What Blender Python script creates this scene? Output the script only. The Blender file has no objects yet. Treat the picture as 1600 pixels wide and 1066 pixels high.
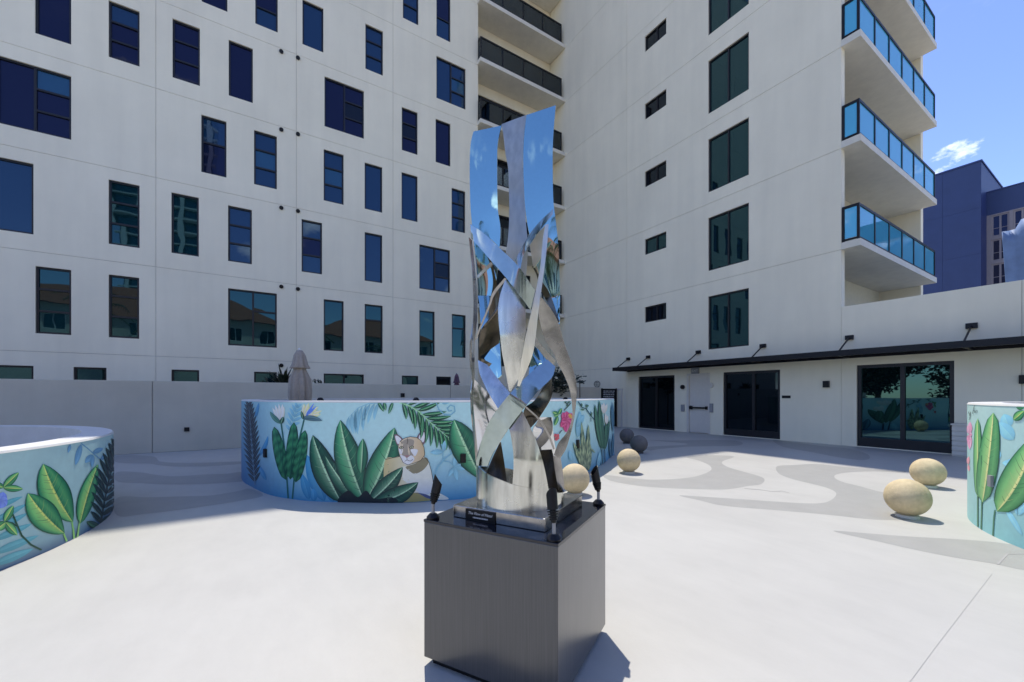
import bpy, math, random
import numpy as np
from mathutils import Vector, Matrix
from mathutils.geometry import tessellate_polygon
random.seed(7)
R = math.radians
scene = bpy.context.scene
COL = scene.collection

# ------------------------------------------------------------------ camera
# world axes follow the courtyard: left facade is a y = const plane, right facade an x = const plane
FPX, HX, HY, EYE = 643.0, 800.0, 618.0, 1.5
YAW = R(32.36)
CS, SN = math.cos(YAW), math.sin(YAW)
cam = bpy.data.cameras.new('camera')
cam.lens = FPX / 1600 * 36
cam.sensor_width = 36
cam.shift_y = (HY - 533) / 1600
cam.clip_start = 0.05
cam.clip_end = 3000
camo = bpy.data.objects.new('camera', cam)
COL.objects.link(camo)
camo.location = (0, 0, EYE)
camo.rotation_euler = (R(90), 0, -YAW)
scene.camera = camo

# ------------------------------------------------------------------ sky, sun, exposure
SUN_EL = R(69)
SUN_AZ = math.atan2(0.33, 0.944)              # from +y towards +x
world = bpy.data.worlds.new('World')
scene.world = world
world.use_nodes = True
wn, wl = world.node_tree.nodes, world.node_tree.links
wn.clear()
w_out = wn.new('ShaderNodeOutputWorld')
w_bg = wn.new('ShaderNodeBackground')
w_bg.inputs['Strength'].default_value = 0.145
sky = wn.new('ShaderNodeTexSky')
sky.sky_type = 'NISHITA'
sky.sun_disc = False
sky.sun_elevation = SUN_EL
sky.sun_rotation = SUN_AZ
sky.altitude = 0
sky.air_density = 1.0
sky.dust_density = 0.3
sky.ozone_density = 4.5
w_tc = wn.new('ShaderNodeTexCoord')
w_sep = wn.new('ShaderNodeSeparateXYZ')
wl.new(w_tc.outputs['Generated'], w_sep.inputs[0])
w_map = wn.new('ShaderNodeMapping')
w_map.inputs['Location'].default_value = (4.7086, 6.6713, 6.0427)
w_map.inputs['Scale'].default_value = (1, 1, 1.9)
wl.new(w_tc.outputs['Generated'], w_map.inputs[0])
w_n = wn.new('ShaderNodeTexNoise')
w_n.inputs['Scale'].default_value = 5.2
w_n.inputs['Detail'].default_value = 9
w_n.inputs['Roughness'].default_value = 0.6
wl.new(w_map.outputs[0], w_n.inputs['Vector'])
w_r = wn.new('ShaderNodeValToRGB')
w_r.color_ramp.elements[0].position = 0.575
w_r.color_ramp.elements[1].position = 0.69
wl.new(w_n.outputs['Fac'], w_r.inputs[0])
w_mix = wn.new('ShaderNodeMix')
w_mix.data_type = 'RGBA'
w_mix.inputs['B'].default_value = (7.6, 7.5, 7.4, 1)
w_el = wn.new('ShaderNodeMapRange')            # the cumulus thin out towards the zenith
w_el.interpolation_type = 'SMOOTHSTEP'
w_el.inputs['From Min'].default_value = 0.36
w_el.inputs['From Max'].default_value = 0.56
w_el.inputs['To Min'].default_value = 1.0
w_el.inputs['To Max'].default_value = 0.0
wl.new(w_sep.outputs['Z'], w_el.inputs['Value'])
w_mul = wn.new('ShaderNodeMath'); w_mul.operation = 'MULTIPLY'
wl.new(w_r.outputs[0], w_mul.inputs[0]); wl.new(w_el.outputs[0], w_mul.inputs[1])
wl.new(w_mul.outputs[0], w_mix.inputs['Factor'])
w_hs = wn.new('ShaderNodeHueSaturation')        # deep blue, as through a polariser
w_hs.inputs['Hue'].default_value = 0.515
w_hs.inputs['Saturation'].default_value = 1.06
w_hs.inputs['Value'].default_value = 0.76
wl.new(sky.outputs[0], w_hs.inputs['Color'])
wl.new(w_hs.outputs[0], w_mix.inputs['A'])
wl.new(w_mix.outputs['Result'], w_bg.inputs['Color'])
wl.new(w_bg.outputs[0], w_out.inputs[0])

sun = bpy.data.lights.new('sun', 'SUN')
sun.energy = 2.0
sun.angle = R(0.53)
sun.color = (1.0, 0.945, 0.87)
suno = bpy.data.objects.new('sun', sun)
COL.objects.link(suno)
sunv = Vector((math.sin(SUN_AZ) * math.cos(SUN_EL), math.cos(SUN_AZ) * math.cos(SUN_EL), math.sin(SUN_EL)))
suno.rotation_euler = (-sunv).to_track_quat('-Z', 'Y').to_euler()
suno.location = sunv * 60

scene.view_settings.view_transform = 'Standard'
scene.view_settings.look = 'None'
scene.view_settings.exposure = 1.22
scene.view_settings.gamma = 1.0
scene.view_settings.use_curve_mapping = False
scene.render.engine = 'CYCLES'
scene.cycles.use_denoising = True
scene.cycles.max_bounces = 8
scene.cycles.diffuse_bounces = 5
scene.cycles.glossy_bounces = 5
scene.cycles.transparent_max_bounces = 12
scene.cycles.caustics_reflective = False
scene.cycles.caustics_refractive = False
scene.cycles.sample_clamp_indirect = 6.0

# ------------------------------------------------------------------ measuring helpers
def cw(X, Y, z=0.0):
    """right / ahead of the camera position, in metres -> world"""
    return Vector((CS * X + SN * Y, -SN * X + CS * Y, z))

def ray(px, py):
    a, b = (px - HX) / FPX, -(py - HY) / FPX
    return Vector((CS * a + SN, -SN * a + CS, b))

def at_x(px, py, x0):
    d = ray(px, py); t = x0 / d.x
    return Vector((x0, d.y * t, EYE + d.z * t))

def at_y(px, py, y0):
    d = ray(px, py); t = y0 / d.y
    return Vector((d.x * t, y0, EYE + d.z * t))

def at_z(px, py, z0=0.0):
    d = ray(px, py); t = (z0 - EYE) / d.z
    return Vector((d.x * t, d.y * t, z0))

def srgb(r, g, b, k=1.0):
    f = lambda c: (c / 12.92 if c <= 0.04045 else ((c + 0.055) / 1.055) ** 2.4)
    return tuple(min(0.9, f(c / 255.0) * k) for c in (r, g, b))

# ------------------------------------------------------------------ materials
MATS = {}
def principled(name):
    m = bpy.data.materials.new(name)
    m.use_nodes = True
    b = m.node_tree.nodes['Principled BSDF']
    MATS[name] = m
    return m, m.node_tree.nodes, m.node_tree.links, b

def plain(name, col, rough=0.5, metal=0.0, var=0.08, scale=6.0, bump=0.0, bscale=60.0, spec=None, ior=None, streak=0.0):
    """base colour with a little uneven tone, optional vertical weather streaks and fine relief"""
    m, n, l, b = principled(name)
    b.inputs['Roughness'].default_value = rough
    b.inputs['Metallic'].default_value = metal
    if ior: b.inputs['IOR'].default_value = ior
    if spec is not None: b.inputs['Specular IOR Level'].default_value = spec
    tc = n.new('ShaderNodeTexCoord')
    nz = n.new('ShaderNodeTexNoise')
    nz.inputs['Scale'].default_value = scale
    nz.inputs['Detail'].default_value = 6
    nz.inputs['Roughness'].default_value = 0.62
    l.new(tc.outputs['Object'], nz.inputs['Vector'])
    rm = n.new('ShaderNodeMapRange')
    rm.inputs['From Min'].default_value = 0.3
    rm.inputs['From Max'].default_value = 0.7
    rm.inputs['To Min'].default_value = 1 - var
    rm.inputs['To Max'].default_value = 1 + var * 0.6
    l.new(nz.outputs['Fac'], rm.inputs['Value'])
    fac = rm.outputs[0]
    if streak:
        mp = n.new('ShaderNodeMapping')
        mp.inputs['Scale'].default_value = (1.1, 1.1, 0.12)
        l.new(tc.outputs['Object'], mp.inputs[0])
        n2 = n.new('ShaderNodeTexNoise')
        n2.inputs['Scale'].default_value = 2.4
        n2.inputs['Detail'].default_value = 5
        l.new(mp.outputs[0], n2.inputs['Vector'])
        r2 = n.new('ShaderNodeMapRange')
        r2.inputs['From Min'].default_value = 0.35
        r2.inputs['From Max'].default_value = 0.7
        r2.inputs['To Min'].default_value = 1.0
        r2.inputs['To Max'].default_value = 1 - streak
        l.new(n2.outputs['Fac'], r2.inputs['Value'])
        mu = n.new('ShaderNodeMath'); mu.operation = 'MULTIPLY'
        l.new(fac, mu.inputs[0]); l.new(r2.outputs[0], mu.inputs[1])
        fac = mu.outputs[0]
    sc = n.new('ShaderNodeVectorMath'); sc.operation = 'SCALE'
    sc.inputs[0].default_value = col[:3]
    l.new(fac, sc.inputs['Scale'])
    l.new(sc.outputs[0], b.inputs['Base Color'])
    if bump:
        nb = n.new('ShaderNodeTexNoise')
        nb.inputs['Scale'].default_value = bscale
        nb.inputs['Detail'].default_value = 4
        l.new(tc.outputs['Object'], nb.inputs['Vector'])
        bp = n.new('ShaderNodeBump')
        bp.inputs['Strength'].default_value = bump
        bp.inputs['Distance'].default_value = 0.01
        l.new(nb.outputs['Fac'], bp.inputs['Height'])
        l.new(bp.outputs[0], b.inputs['Normal'])
    return m

def glass_reflective(name, col, ior=2.3, rough=0.015, wave=0.05, tint=(0.5, 0.75, 1.0)):
    m, n, l, b = principled(name)
    b.inputs['Base Color'].default_value = (*col, 1)
    b.inputs['Roughness'].default_value = rough
    b.inputs['IOR'].default_value = ior
    b.inputs['Specular Tint'].default_value = (*tint, 1)
    tc = n.new('ShaderNodeTexCoord')
    nb = n.new('ShaderNodeTexNoise')
    nb.inputs['Scale'].default_value = 1.1
    nb.inputs['Detail'].default_value = 1
    l.new(tc.outputs['Object'], nb.inputs['Vector'])
    bp = n.new('ShaderNodeBump')
    bp.inputs['Strength'].default_value = wave
    bp.inputs['Distance'].default_value = 0.05
    l.new(nb.outputs['Fac'], bp.inputs['Height'])
    l.new(bp.outputs[0], b.inputs['Normal'])
    return m

def glass_clear(name, tint, refl=0.12, cloud=0.0, rough=0.01):
    """thin balcony glass: tinted see-through with a mirror share"""
    m, n, l, b = principled(name)
    n.remove(b)
    out = n['Material Output']
    t = n.new('ShaderNodeBsdfTransparent'); t.inputs[0].default_value = (*tint, 1)
    g = n.new('ShaderNodeBsdfGlossy'); g.inputs['Roughness'].default_value = rough
    g.inputs['Color'].default_value = (0.8, 0.92, 1, 1)
    d = n.new('ShaderNodeBsdfDiffuse'); d.inputs[0].default_value = (*tint, 1)
    m1 = n.new('ShaderNodeMixShader'); m1.inputs[0].default_value = cloud
    l.new(t.outputs[0], m1.inputs[1]); l.new(d.outputs[0], m1.inputs[2])
    fr = n.new('ShaderNodeFresnel'); fr.inputs[0].default_value = 1.5
    ad = n.new('ShaderNodeMath'); ad.operation = 'ADD'; ad.use_clamp = True
    ad.inputs[1].default_value = refl
    l.new(fr.outputs[0], ad.inputs[0])
    m2 = n.new('ShaderNodeMixShader')
    l.new(ad.outputs[0], m2.inputs[0]); l.new(m1.outputs[0], m2.inputs[1]); l.new(g.outputs[0], m2.inputs[2])
    l.new(m2.outputs[0], out.inputs[0])
    return m

def paint_mat(name, rough=0.45):
    m, n, l, b = principled(name)
    b.inputs['Roughness'].default_value = rough
    at = n.new('ShaderNodeAttribute'); at.attribute_name = 'Col'
    tc = n.new('ShaderNodeTexCoord')
    nz = n.new('ShaderNodeTexNoise'); nz.inputs['Scale'].default_value = 14; nz.inputs['Detail'].default_value = 8
    l.new(tc.outputs['Object'], nz.inputs['Vector'])
    rm = n.new('ShaderNodeMapRange')
    rm.inputs['From Min'].default_value = 0.3; rm.inputs['From Max'].default_value = 0.7
    rm.inputs['To Min'].default_value = 0.95; rm.inputs['To Max'].default_value = 1.03
    l.new(nz.outputs['Fac'], rm.inputs['Value'])
    sc = n.new('ShaderNodeVectorMath'); sc.operation = 'SCALE'
    l.new(at.outputs['Color'], sc.inputs[0]); l.new(rm.outputs[0], sc.inputs['Scale'])
    l.new(sc.outputs[0], b.inputs['Base Color'])
    nb = n.new('ShaderNodeTexNoise'); nb.inputs['Scale'].default_value = 90; nb.inputs['Detail'].default_value = 3
    l.new(tc.outputs['Object'], nb.inputs['Vector'])
    bp = n.new('ShaderNodeBump'); bp.inputs['Strength'].default_value = 0.12; bp.inputs['Distance'].default_value = 0.006
    l.new(nb.outputs['Fac'], bp.inputs['Height']); l.new(bp.outputs[0], b.inputs['Normal'])
    return m

def brushed(name, col, rough, stretch=(1, 1, 1), amount=0.15, rvar=0.1, bump=0.0, metal=1.0, scale=60, blotch=0.0):
    m, n, l, b = principled(name)
    b.inputs['Metallic'].default_value = metal
    tc = n.new('ShaderNodeTexCoord')
    mp = n.new('ShaderNodeMapping'); mp.inputs['Scale'].default_value = stretch
    l.new(tc.outputs['Object'], mp.inputs[0])
    nz = n.new('ShaderNodeTexNoise'); nz.inputs['Scale'].default_value = scale; nz.inputs['Detail'].default_value = 5
    l.new(mp.outputs[0], nz.inputs['Vector'])
    rm = n.new('ShaderNodeMapRange')
    rm.inputs['From Min'].default_value = 0.3; rm.inputs['From Max'].default_value = 0.7
    rm.inputs['To Min'].default_value = 1 - amount; rm.inputs['To Max'].default_value = 1 + amount
    l.new(nz.outputs['Fac'], rm.inputs['Value'])
    sc = n.new('ShaderNodeVectorMath'); sc.operation = 'SCALE'; sc.inputs[0].default_value = col
    l.new(rm.outputs[0], sc.inputs['Scale'])
    l.new(sc.outputs[0], b.inputs['Base Color'])
    n2 = n.new('ShaderNodeTexNoise'); n2.inputs['Scale'].default_value = 5; n2.inputs['Detail'].default_value = 6
    l.new(tc.outputs['Object'], n2.inputs['Vector'])
    r2 = n.new('ShaderNodeMapRange')
    r2.inputs['From Min'].default_value = 0.35; r2.inputs['From Max'].default_value = 0.7
    r2.inputs['To Min'].default_value = max(0.01, rough - rvar * 0.5); r2.inputs['To Max'].default_value = rough + rvar
    l.new(n2.outputs['Fac'], r2.inputs['Value'])
    l.new(r2.outputs[0], b.inputs['Roughness'])
    if bump:
        bp = n.new('ShaderNodeBump'); bp.inputs['Strength'].default_value = bump; bp.inputs['Distance'].default_value = 0.002
        l.new(nz.outputs['Fac'], bp.inputs['Height']); l.new(bp.outputs[0], b.inputs['Normal'])
    return m

STUCCO = plain('stucco', (0.915, 0.845, 0.655), 0.85, var=0.05, scale=0.45, bump=0.16, bscale=45, streak=0.055)
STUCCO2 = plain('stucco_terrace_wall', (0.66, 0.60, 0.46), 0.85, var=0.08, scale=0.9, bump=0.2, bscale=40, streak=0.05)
JOINT = plain('joint_grey', (0.50, 0.47, 0.42), 0.9, var=0.1)  # plain grey of the backing behind the panel joints and of the cores
CONCRETE = plain('slab_concrete', (0.73, 0.69, 0.585), 0.8, var=0.08, scale=3, bump=0.2, bscale=80)
CREAM = plain('cream_wall', (0.66, 0.62, 0.48), 0.8, var=0.06)
BLACK = plain('black_metal', (0.008, 0.008, 0.009), 0.42, var=0.2, spec=0.3)
BLACKG = plain('black_canopy', (0.008, 0.008, 0.011), 0.4, var=0.2, spec=0.3)
FRAME = plain('window_frame', (0.008, 0.008, 0.011), 0.45, var=0.2)
DOORGLASS = glass_reflective('door_glass', (0.002, 0.003, 0.004), 1.42, 0.02, 0.02)
GLASSDOOR = glass_reflective('sliding_door_glass', (0.002, 0.006, 0.008), 1.95, 0.012, 0.02, (0.4, 0.85, 0.95))
G_NAVY = glass_reflective('glass_navy', (0.008, 0.010, 0.030), 1.5, tint=(0.55, 0.62, 1.0))
G_BLUE = glass_reflective('glass_blue', (0.008, 0.026, 0.062), 1.75)
G_BLIND = glass_reflective('glass_over_blind', (0.016, 0.065, 0.12), 1.8)
G_TEAL = glass_reflective('glass_teal', (0.003, 0.014, 0.018), 1.78, tint=(0.4, 0.85, 0.92))
G_DARK = glass_reflective('glass_dark', (0.010, 0.010, 0.011), 1.45)
BALC_BLUE = glass_clear('balcony_glass_blue', (0.13, 0.70, 0.95), 0.08, cloud=0.55)
BALC_CLEAR = glass_clear('balcony_glass_clear', (0.72, 0.76, 0.80), 0.03)
FLOOR = None
WHITE_TOP = plain('white_coping', (0.67, 0.665, 0.62), 0.6, var=0.07, scale=4, bump=0.2, bscale=60)
MURAL = paint_mat('mural_paint')
STEEL_M = brushed('sky_tinted_mirror_steel', (0.38, 0.60, 0.61), 0.035, amount=0.02, rvar=0.04)  # teal tint put into the steel to deepen the sky it reflects
STEEL_B = brushed('brushed_steel', (0.65, 0.645, 0.58), 0.19, stretch=(1, 1, 0.12), amount=0.16, rvar=0.16, bump=0.08, scale=40)
STEEL_P = brushed('satin_steel', (0.38, 0.365, 0.34), 0.19, stretch=(1, 1, 1), amount=0.12, rvar=0.15, scale=30)
STEEL_S = brushed('soft_mirror_steel', (0.43, 0.505, 0.48), 0.10, stretch=(1, 1, 1), amount=0.06, rvar=0.10, scale=25)
STEEL_L = brushed('light_brushed_steel', (0.88, 0.85, 0.71), 0.38, stretch=(1, 1, 0.12), amount=0.10, rvar=0.1, bump=0.05, scale=40)
STEEL_N = brushed('neutral_mirror_steel', (0.74, 0.74, 0.74), 0.04, amount=0.02, rvar=0.04)
STEEL_T = brushed('tan_reflection_steel', (0.72, 0.56, 0.38), 0.30, amount=0.08, rvar=0.1, scale=20)  # tan reflection of a building wall put into the steel colour
STEEL_C = brushed('worn_steel', (0.56, 0.53, 0.42), 0.42, stretch=(1, 1, 0.2), amount=0.12, rvar=0.12, scale=30)
STEEL_D = brushed('dark_inner_face_steel', (0.15, 0.13, 0.105), 0.13, stretch=(1, 1, 0.4), amount=0.25, rvar=0.15, scale=14)  # dark reflections and shade of the inner faces put into the colour
PEDESTAL = brushed('pedestal_laminate', (0.055, 0.053, 0.050), 0.30, stretch=(22, 22, 0.28), amount=0.24, rvar=0.015, metal=0.0, bump=0.05, scale=9)
_pb = PEDESTAL.node_tree.nodes['Principled BSDF']; _pb.inputs['Coat Weight'].default_value = 0.6; _pb.inputs['Coat Roughness'].default_value = 0.22; _pb.inputs['Coat IOR'].default_value = 1.7
GLOSSBLACK = plain('gloss_black_top', (0.008, 0.009, 0.014), 0.06, var=0.1, ior=1.6)
STONE = plain('sandstone_sphere', (0.66, 0.53, 0.31), 0.8, var=0.16, scale=14, bump=0.5, bscale=70, streak=0.12)
DARKSTONE = plain('dark_sphere', (0.15, 0.14, 0.13), 0.7, var=0.15, scale=9, bump=0.3, bscale=120)
CLOTH = plain('umbrella_cloth', (0.40, 0.35, 0.285), 0.85, var=0.1, scale=20, bump=0.2, bscale=200)
CLOTH2 = plain('umbrella_cloth_plum', (0.16, 0.09, 0.12), 0.85, var=0.4, scale=12)
WHITE = plain('white_paint', (0.78, 0.78, 0.77), 0.5, var=0.04)
DOORWHITE = plain('door_paint', (0.70, 0.65, 0.57), 0.45, var=0.04)
LEAFD = plain('leaf_dark', (0.018, 0.032, 0.016), 0.5, var=0.4, scale=5)
LEAFG = plain('leaf_green', (0.045, 0.09, 0.025), 0.5, var=0.45, scale=3)
LEAFP = plain('leaf_palm', (0.07, 0.11, 0.03), 0.5, var=0.4, scale=3)
BARK = plain('bark', (0.14, 0.10, 0.07), 0.9, var=0.3, scale=8, bump=0.5, bscale=20)
NAVY = plain('navy_cladding', (0.034, 0.058, 0.150), 0.55, var=0.1, scale=0.6)
NAVYTRIM = plain('navy_trim', (0.03, 0.05, 0.16), 0.5)
GREYTRIM = plain('grey_trim', (0.30, 0.27, 0.28), 0.7, var=0.1)
PALEBLUE = plain('pale_blue_sheet', (0.14, 0.23, 0.42), 0.55, var=0.25, scale=1.2)
TERRACOTTA = plain('terracotta', (0.36, 0.12, 0.06), 0.8, var=0.35, scale=6)
HOUSEWALL = plain('house_wall', (0.68, 0.65, 0.58), 0.85, var=0.08, scale=1)
TOWERWALL = plain('tower_wall', (0.62, 0.66, 0.66), 0.7, var=0.08, scale=0.4)
TEALGLASS = glass_reflective('tower_glass', (0.015, 0.10, 0.11), 1.8)
WHITETEXT = plain('white_lettering', (0.75, 0.75, 0.75), 0.5, var=0.02)
GREYBOX = plain('grey_plastic', (0.30, 0.30, 0.30), 0.5)
ASPHALT = plain('pale_paving', (0.34, 0.32, 0.29), 0.9, var=0.2, scale=2, bump=0.3)

def floor_mat():
    m, n, l, b = principled('white_deck_coating')
    b.inputs['Roughness'].default_value = 0.55
    tc = n.new('ShaderNodeTexCoord')
    def noise(sc, det, lo, hi, a, c, stretch=None):
        nz = n.new('ShaderNodeTexNoise'); nz.inputs['Scale'].default_value = sc; nz.inputs['Detail'].default_value = det
        nz.inputs['Roughness'].default_value = 0.65
        src = tc.outputs['Object']
        if stretch:
            mp = n.new('ShaderNodeMapping'); mp.inputs['Scale'].default_value = stretch
            mp.inputs['Rotation'].default_value = (0, 0, 0.5)
            l.new(src, mp.inputs[0]); src = mp.outputs[0]
        l.new(src, nz.inputs['Vector'])
        r = n.new('ShaderNodeMapRange'); r.inputs['From Min'].default_value = lo; r.inputs['From Max'].default_value = hi
        r.inputs['To Min'].default_value = a; r.inputs['To Max'].default_value = c
        l.new(nz.outputs['Fac'], r.inputs['Value'])
        return r.outputs[0]
    a = noise(0.55, 6, 0.3, 0.7, 0.92, 1.035)
    c = noise(5.0, 8, 0.3, 0.72, 0.95, 1.02, (1, 0.35, 1))
    d = noise(30.0, 3, 0.70, 0.80, 1.0, 0.86)
    m1 = n.new('ShaderNodeMath'); m1.operation = 'MULTIPLY'; l.new(a, m1.inputs[0]); l.new(c, m1.inputs[1])
    m2 = n.new('ShaderNodeMath'); m2.operation = 'MULTIPLY'; l.new(m1.outputs[0], m2.inputs[0]); l.new(d, m2.inputs[1])
    sc = n.new('ShaderNodeVectorMath'); sc.operation = 'SCALE'; sc.inputs[0].default_value = (0.482, 0.470, 0.42)
    l.new(m2.outputs[0], sc.inputs['Scale']); l.new(sc.outputs[0], b.inputs['Base Color'])
    nb = n.new('ShaderNodeTexNoise'); nb.inputs['Scale'].default_value = 40; nb.inputs['Detail'].default_value = 5
    l.new(tc.outputs['Object'], nb.inputs['Vector'])
    bp = n.new('ShaderNodeBump'); bp.inputs['Strength'].default_value = 0.25; bp.inputs['Distance'].default_value = 0.004
    l.new(nb.outputs['Fac'], bp.inputs['Height']); l.new(bp.outputs[0], b.inputs['Normal'])
    return m
FLOOR = floor_mat()
SWIRL = plain('grey_deck_swirl', (0.345, 0.338, 0.305), 0.55, var=0.06, scale=3, bump=0.25, bscale=40)

# ------------------------------------------------------------------ mesh building
def tag(o, label=None, cat=None, group=None, kind=None):
    if label: o['label'] = label
    if cat: o['category'] = cat
    if group: o['group'] = group
    if kind: o['kind'] = kind
    return o

LOC = {}
def empty(name, loc=(0, 0, 0), label=None, cat=None, group=None):
    o = bpy.data.objects.new(name, None)
    o.empty_display_size = 0.2
    COL.objects.link(o)
    o.location = loc
    LOC[o.name] = Vector(loc)
    return tag(o, label, cat, group)

def link(name, me, parent=None):
    o = bpy.data.objects.new(name, me)
    COL.objects.link(o)
    if parent is not None:
        o.parent = parent
        if parent.name in LOC:
            o.matrix_parent_inverse = Matrix.Translation(-LOC[parent.name])
    return o

class MB:
    def __init__(self):
        self.v, self.f, self.c, self.mi = [], [], [], []
        self.cur = 0
    def add(self, verts, faces, col=None):
        k = len(self.v)
        self.v += [tuple(p) for p in verts]
        self.f += [tuple(i + k for i in f) for f in faces]
        self.mi += [self.cur] * len(faces)
        if col is None: col = (1, 1, 1)
        if len(col) and isinstance(col[0], (tuple, list)): self.c += [tuple(x) for x in col]
        else: self.c += [tuple(col)] * len(verts)
        return self
    def box(self, x0, x1, y0, y1, z0, z1):
        if x0 > x1: x0, x1 = x1, x0
        if y0 > y1: y0, y1 = y1, y0
        if z0 > z1: z0, z1 = z1, z0
        return self.add([(x0, y0, z0), (x1, y0, z0), (x1, y1, z0), (x0, y1, z0), (x0, y0, z1), (x1, y0, z1), (x1, y1, z1), (x0, y1, z1)],
                        [(0, 3, 2, 1), (4, 5, 6, 7), (0, 1, 5, 4), (1, 2, 6, 5), (2, 3, 7, 6), (3, 0, 4, 7)])
    def obox(self, c, ex, ey, ez):
        """oriented box: centre and three half-axis vectors"""
        c, ex, ey, ez = Vector(c), Vector(ex), Vector(ey), Vector(ez)
        vs = [c + sx * ex + sy * ey + sz * ez for sz in (-1, 1) for sx, sy in ((-1, -1), (1, -1), (1, 1), (-1, 1))]
        return self.add(vs, [(0, 3, 2, 1), (4, 5, 6, 7), (0, 1, 5, 4), (1, 2, 6, 5), (2, 3, 7, 6), (3, 0, 4, 7)])
    def tube(self, pts, r, n=8, caps=True):
        pts = [Vector(p) for p in pts]
        rs = r if isinstance(r, (list, tuple)) else [r] * len(pts)
        k = len(self.v); vs = []
        for i, p in enumerate(pts):
            d = (pts[min(i + 1, len(pts) - 1)] - pts[max(i - 1, 0)]).normalized()
            a = d.orthogonal().normalized() if abs(d.z) > 0.95 else d.cross(Vector((0, 0, 1))).normalized()
            b = d.cross(a)
            for j in range(n):
                t = 2 * math.pi * j / n
                vs.append(p + rs[i] * (math.cos(t) * a + math.sin(t) * b))
        fs = []
        for i in range(len(pts) - 1):
            for j in range(n):
                fs.append((i * n + j, i * n + (j + 1) % n, (i + 1) * n + (j + 1) % n, (i + 1) * n + j))
        if caps:
            fs.append(tuple(range(n - 1, -1, -1))); fs.append(tuple((len(pts) - 1) * n + j for j in range(n)))
        return self.add(vs, fs)
    def lathe(self, prof, n=24, centre=(0, 0, 0), fold=None):
        vs, fs = [], []
        for i, (r, z) in enumerate(prof):
            for j in range(n):
                t = 2 * math.pi * j / n
                rr = r * (fold(t, i) if fold else 1)
                vs.append((centre[0] + rr * math.cos(t), centre[1] + rr * math.sin(t), centre[2] + z))
        for i in range(len(prof) - 1):
            for j in range(n):
                fs.append((i * n + j, i * n + (j + 1) % n, (i + 1) * n + (j + 1) % n, (i + 1) * n + j))
        fs.append(tuple(range(n - 1, -1, -1))); fs.append(tuple((len(prof) - 1) * n + j for j in range(n)))
        return self.add(vs, fs)
    def build(self, name, mat, parent=None, smooth=False, bevel=0.0, colour=False, sharp=None):
        me = bpy.data.meshes.new(name)
        me.from_pydata(self.v, [], self.f)
        for m in (mat if isinstance(mat, (list, tuple)) else [mat]): me.materials.append(m)
        if any(self.mi): me.polygons.foreach_set('material_index', self.mi)
        if colour:
            at = me.color_attributes.new('Col', 'FLOAT_COLOR', 'POINT')
            arr = np.ones((len(self.v), 4), dtype=np.float32); arr[:, :3] = np.array(self.c, dtype=np.float32)
            at.data.foreach_set('color', arr.ravel())
        if smooth: me.polygons.foreach_set('use_smooth', [True] * len(me.polygons))
        me.update()
        o = link(name, me, parent)
        if smooth and sharp: 
            es = o.modifiers.new('split', 'EDGE_SPLIT'); es.split_angle = R(sharp)
        if bevel:
            bv = o.modifiers.new('bevel', 'BEVEL'); bv.width = bevel; bv.segments = 2; bv.limit_method = 'ANGLE'
        return o

def holed_panel(f, a0, a1, z0, z1, holes, depth=0.13, edge=0.03):
    """a wall panel in the (along, up) plane with rectangular openings, reveals and a returned rim; f(a, z, d) -> world, d = depth into the wall"""
    mb = MB()
    hs = [h for h in holes if h[0] < a1 and h[1] > a0 and h[2] < z1 and h[3] > z0]
    hs = [(max(h[0], a0), min(h[1], a1), max(h[2], z0), min(h[3], z1)) for h in hs]
    A = sorted({a0, a1, *[h[0] for h in hs], *[h[1] for h in hs]})
    Z = sorted({z0, z1, *[h[2] for h in hs], *[h[3] for h in hs]})
    idx = {}
    vs, fs = [], []
    def vi(i, j):
        if (i, j) not in idx:
            idx[(i, j)] = len(vs); vs.append(f(A[i], Z[j], 0))
        return idx[(i, j)]
    for i in range(len(A) - 1):
        for j in range(len(Z) - 1):
            ca, cz = (A[i] + A[i + 1]) / 2, (Z[j] + Z[j + 1]) / 2
            if any(h[0] < ca < h[1] and h[2] < cz < h[3] for h in hs): continue
            fs.append((vi(i, j), vi(i + 1, j), vi(i + 1, j + 1), vi(i, j + 1)))
    mb.add(vs, fs)
    def skirt(b0, b1, c0, c1, d):
        q = [(b0, c0), (b1, c0), (b1, c1), (b0, c1)]
        mb.add([f(a, z, 0) for a, z in q] + [f(a, z, d) for a, z in q], [(k, (k + 1) % 4, 4 + (k + 1) % 4, 4 + k) for k in range(4)])
    for h in hs: skirt(*h, depth)
    skirt(a0, a1, z0, z1, edge)
    return mb

def slab_on(f, mb, a0, a1, z0, z1, d0, d1, tilt=0.0):
    """box between depths d0 (front) and d1 in wall coordinates, face optionally a hair out of true"""
    t = [random.uniform(-tilt, tilt) for _ in range(2)]
    q = [(a0, z0), (a1, z0), (a1, z1), (a0, z1)]
    off = [t[0] + t[1], -t[0] + t[1], -t[0] - t[1], t[0] - t[1]]
    vs = [f(a, z, d0 + o) for (a, z), o in zip(q, off)] + [f(a, z, d1 + o) for (a, z), o in zip(q, off)]
    return mb.add(vs, [(0, 1, 2, 3), (7, 6, 5, 4), (0, 4, 5, 1), (1, 5, 6, 2), (2, 6, 7, 3), (3, 7, 4, 0)])

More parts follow.
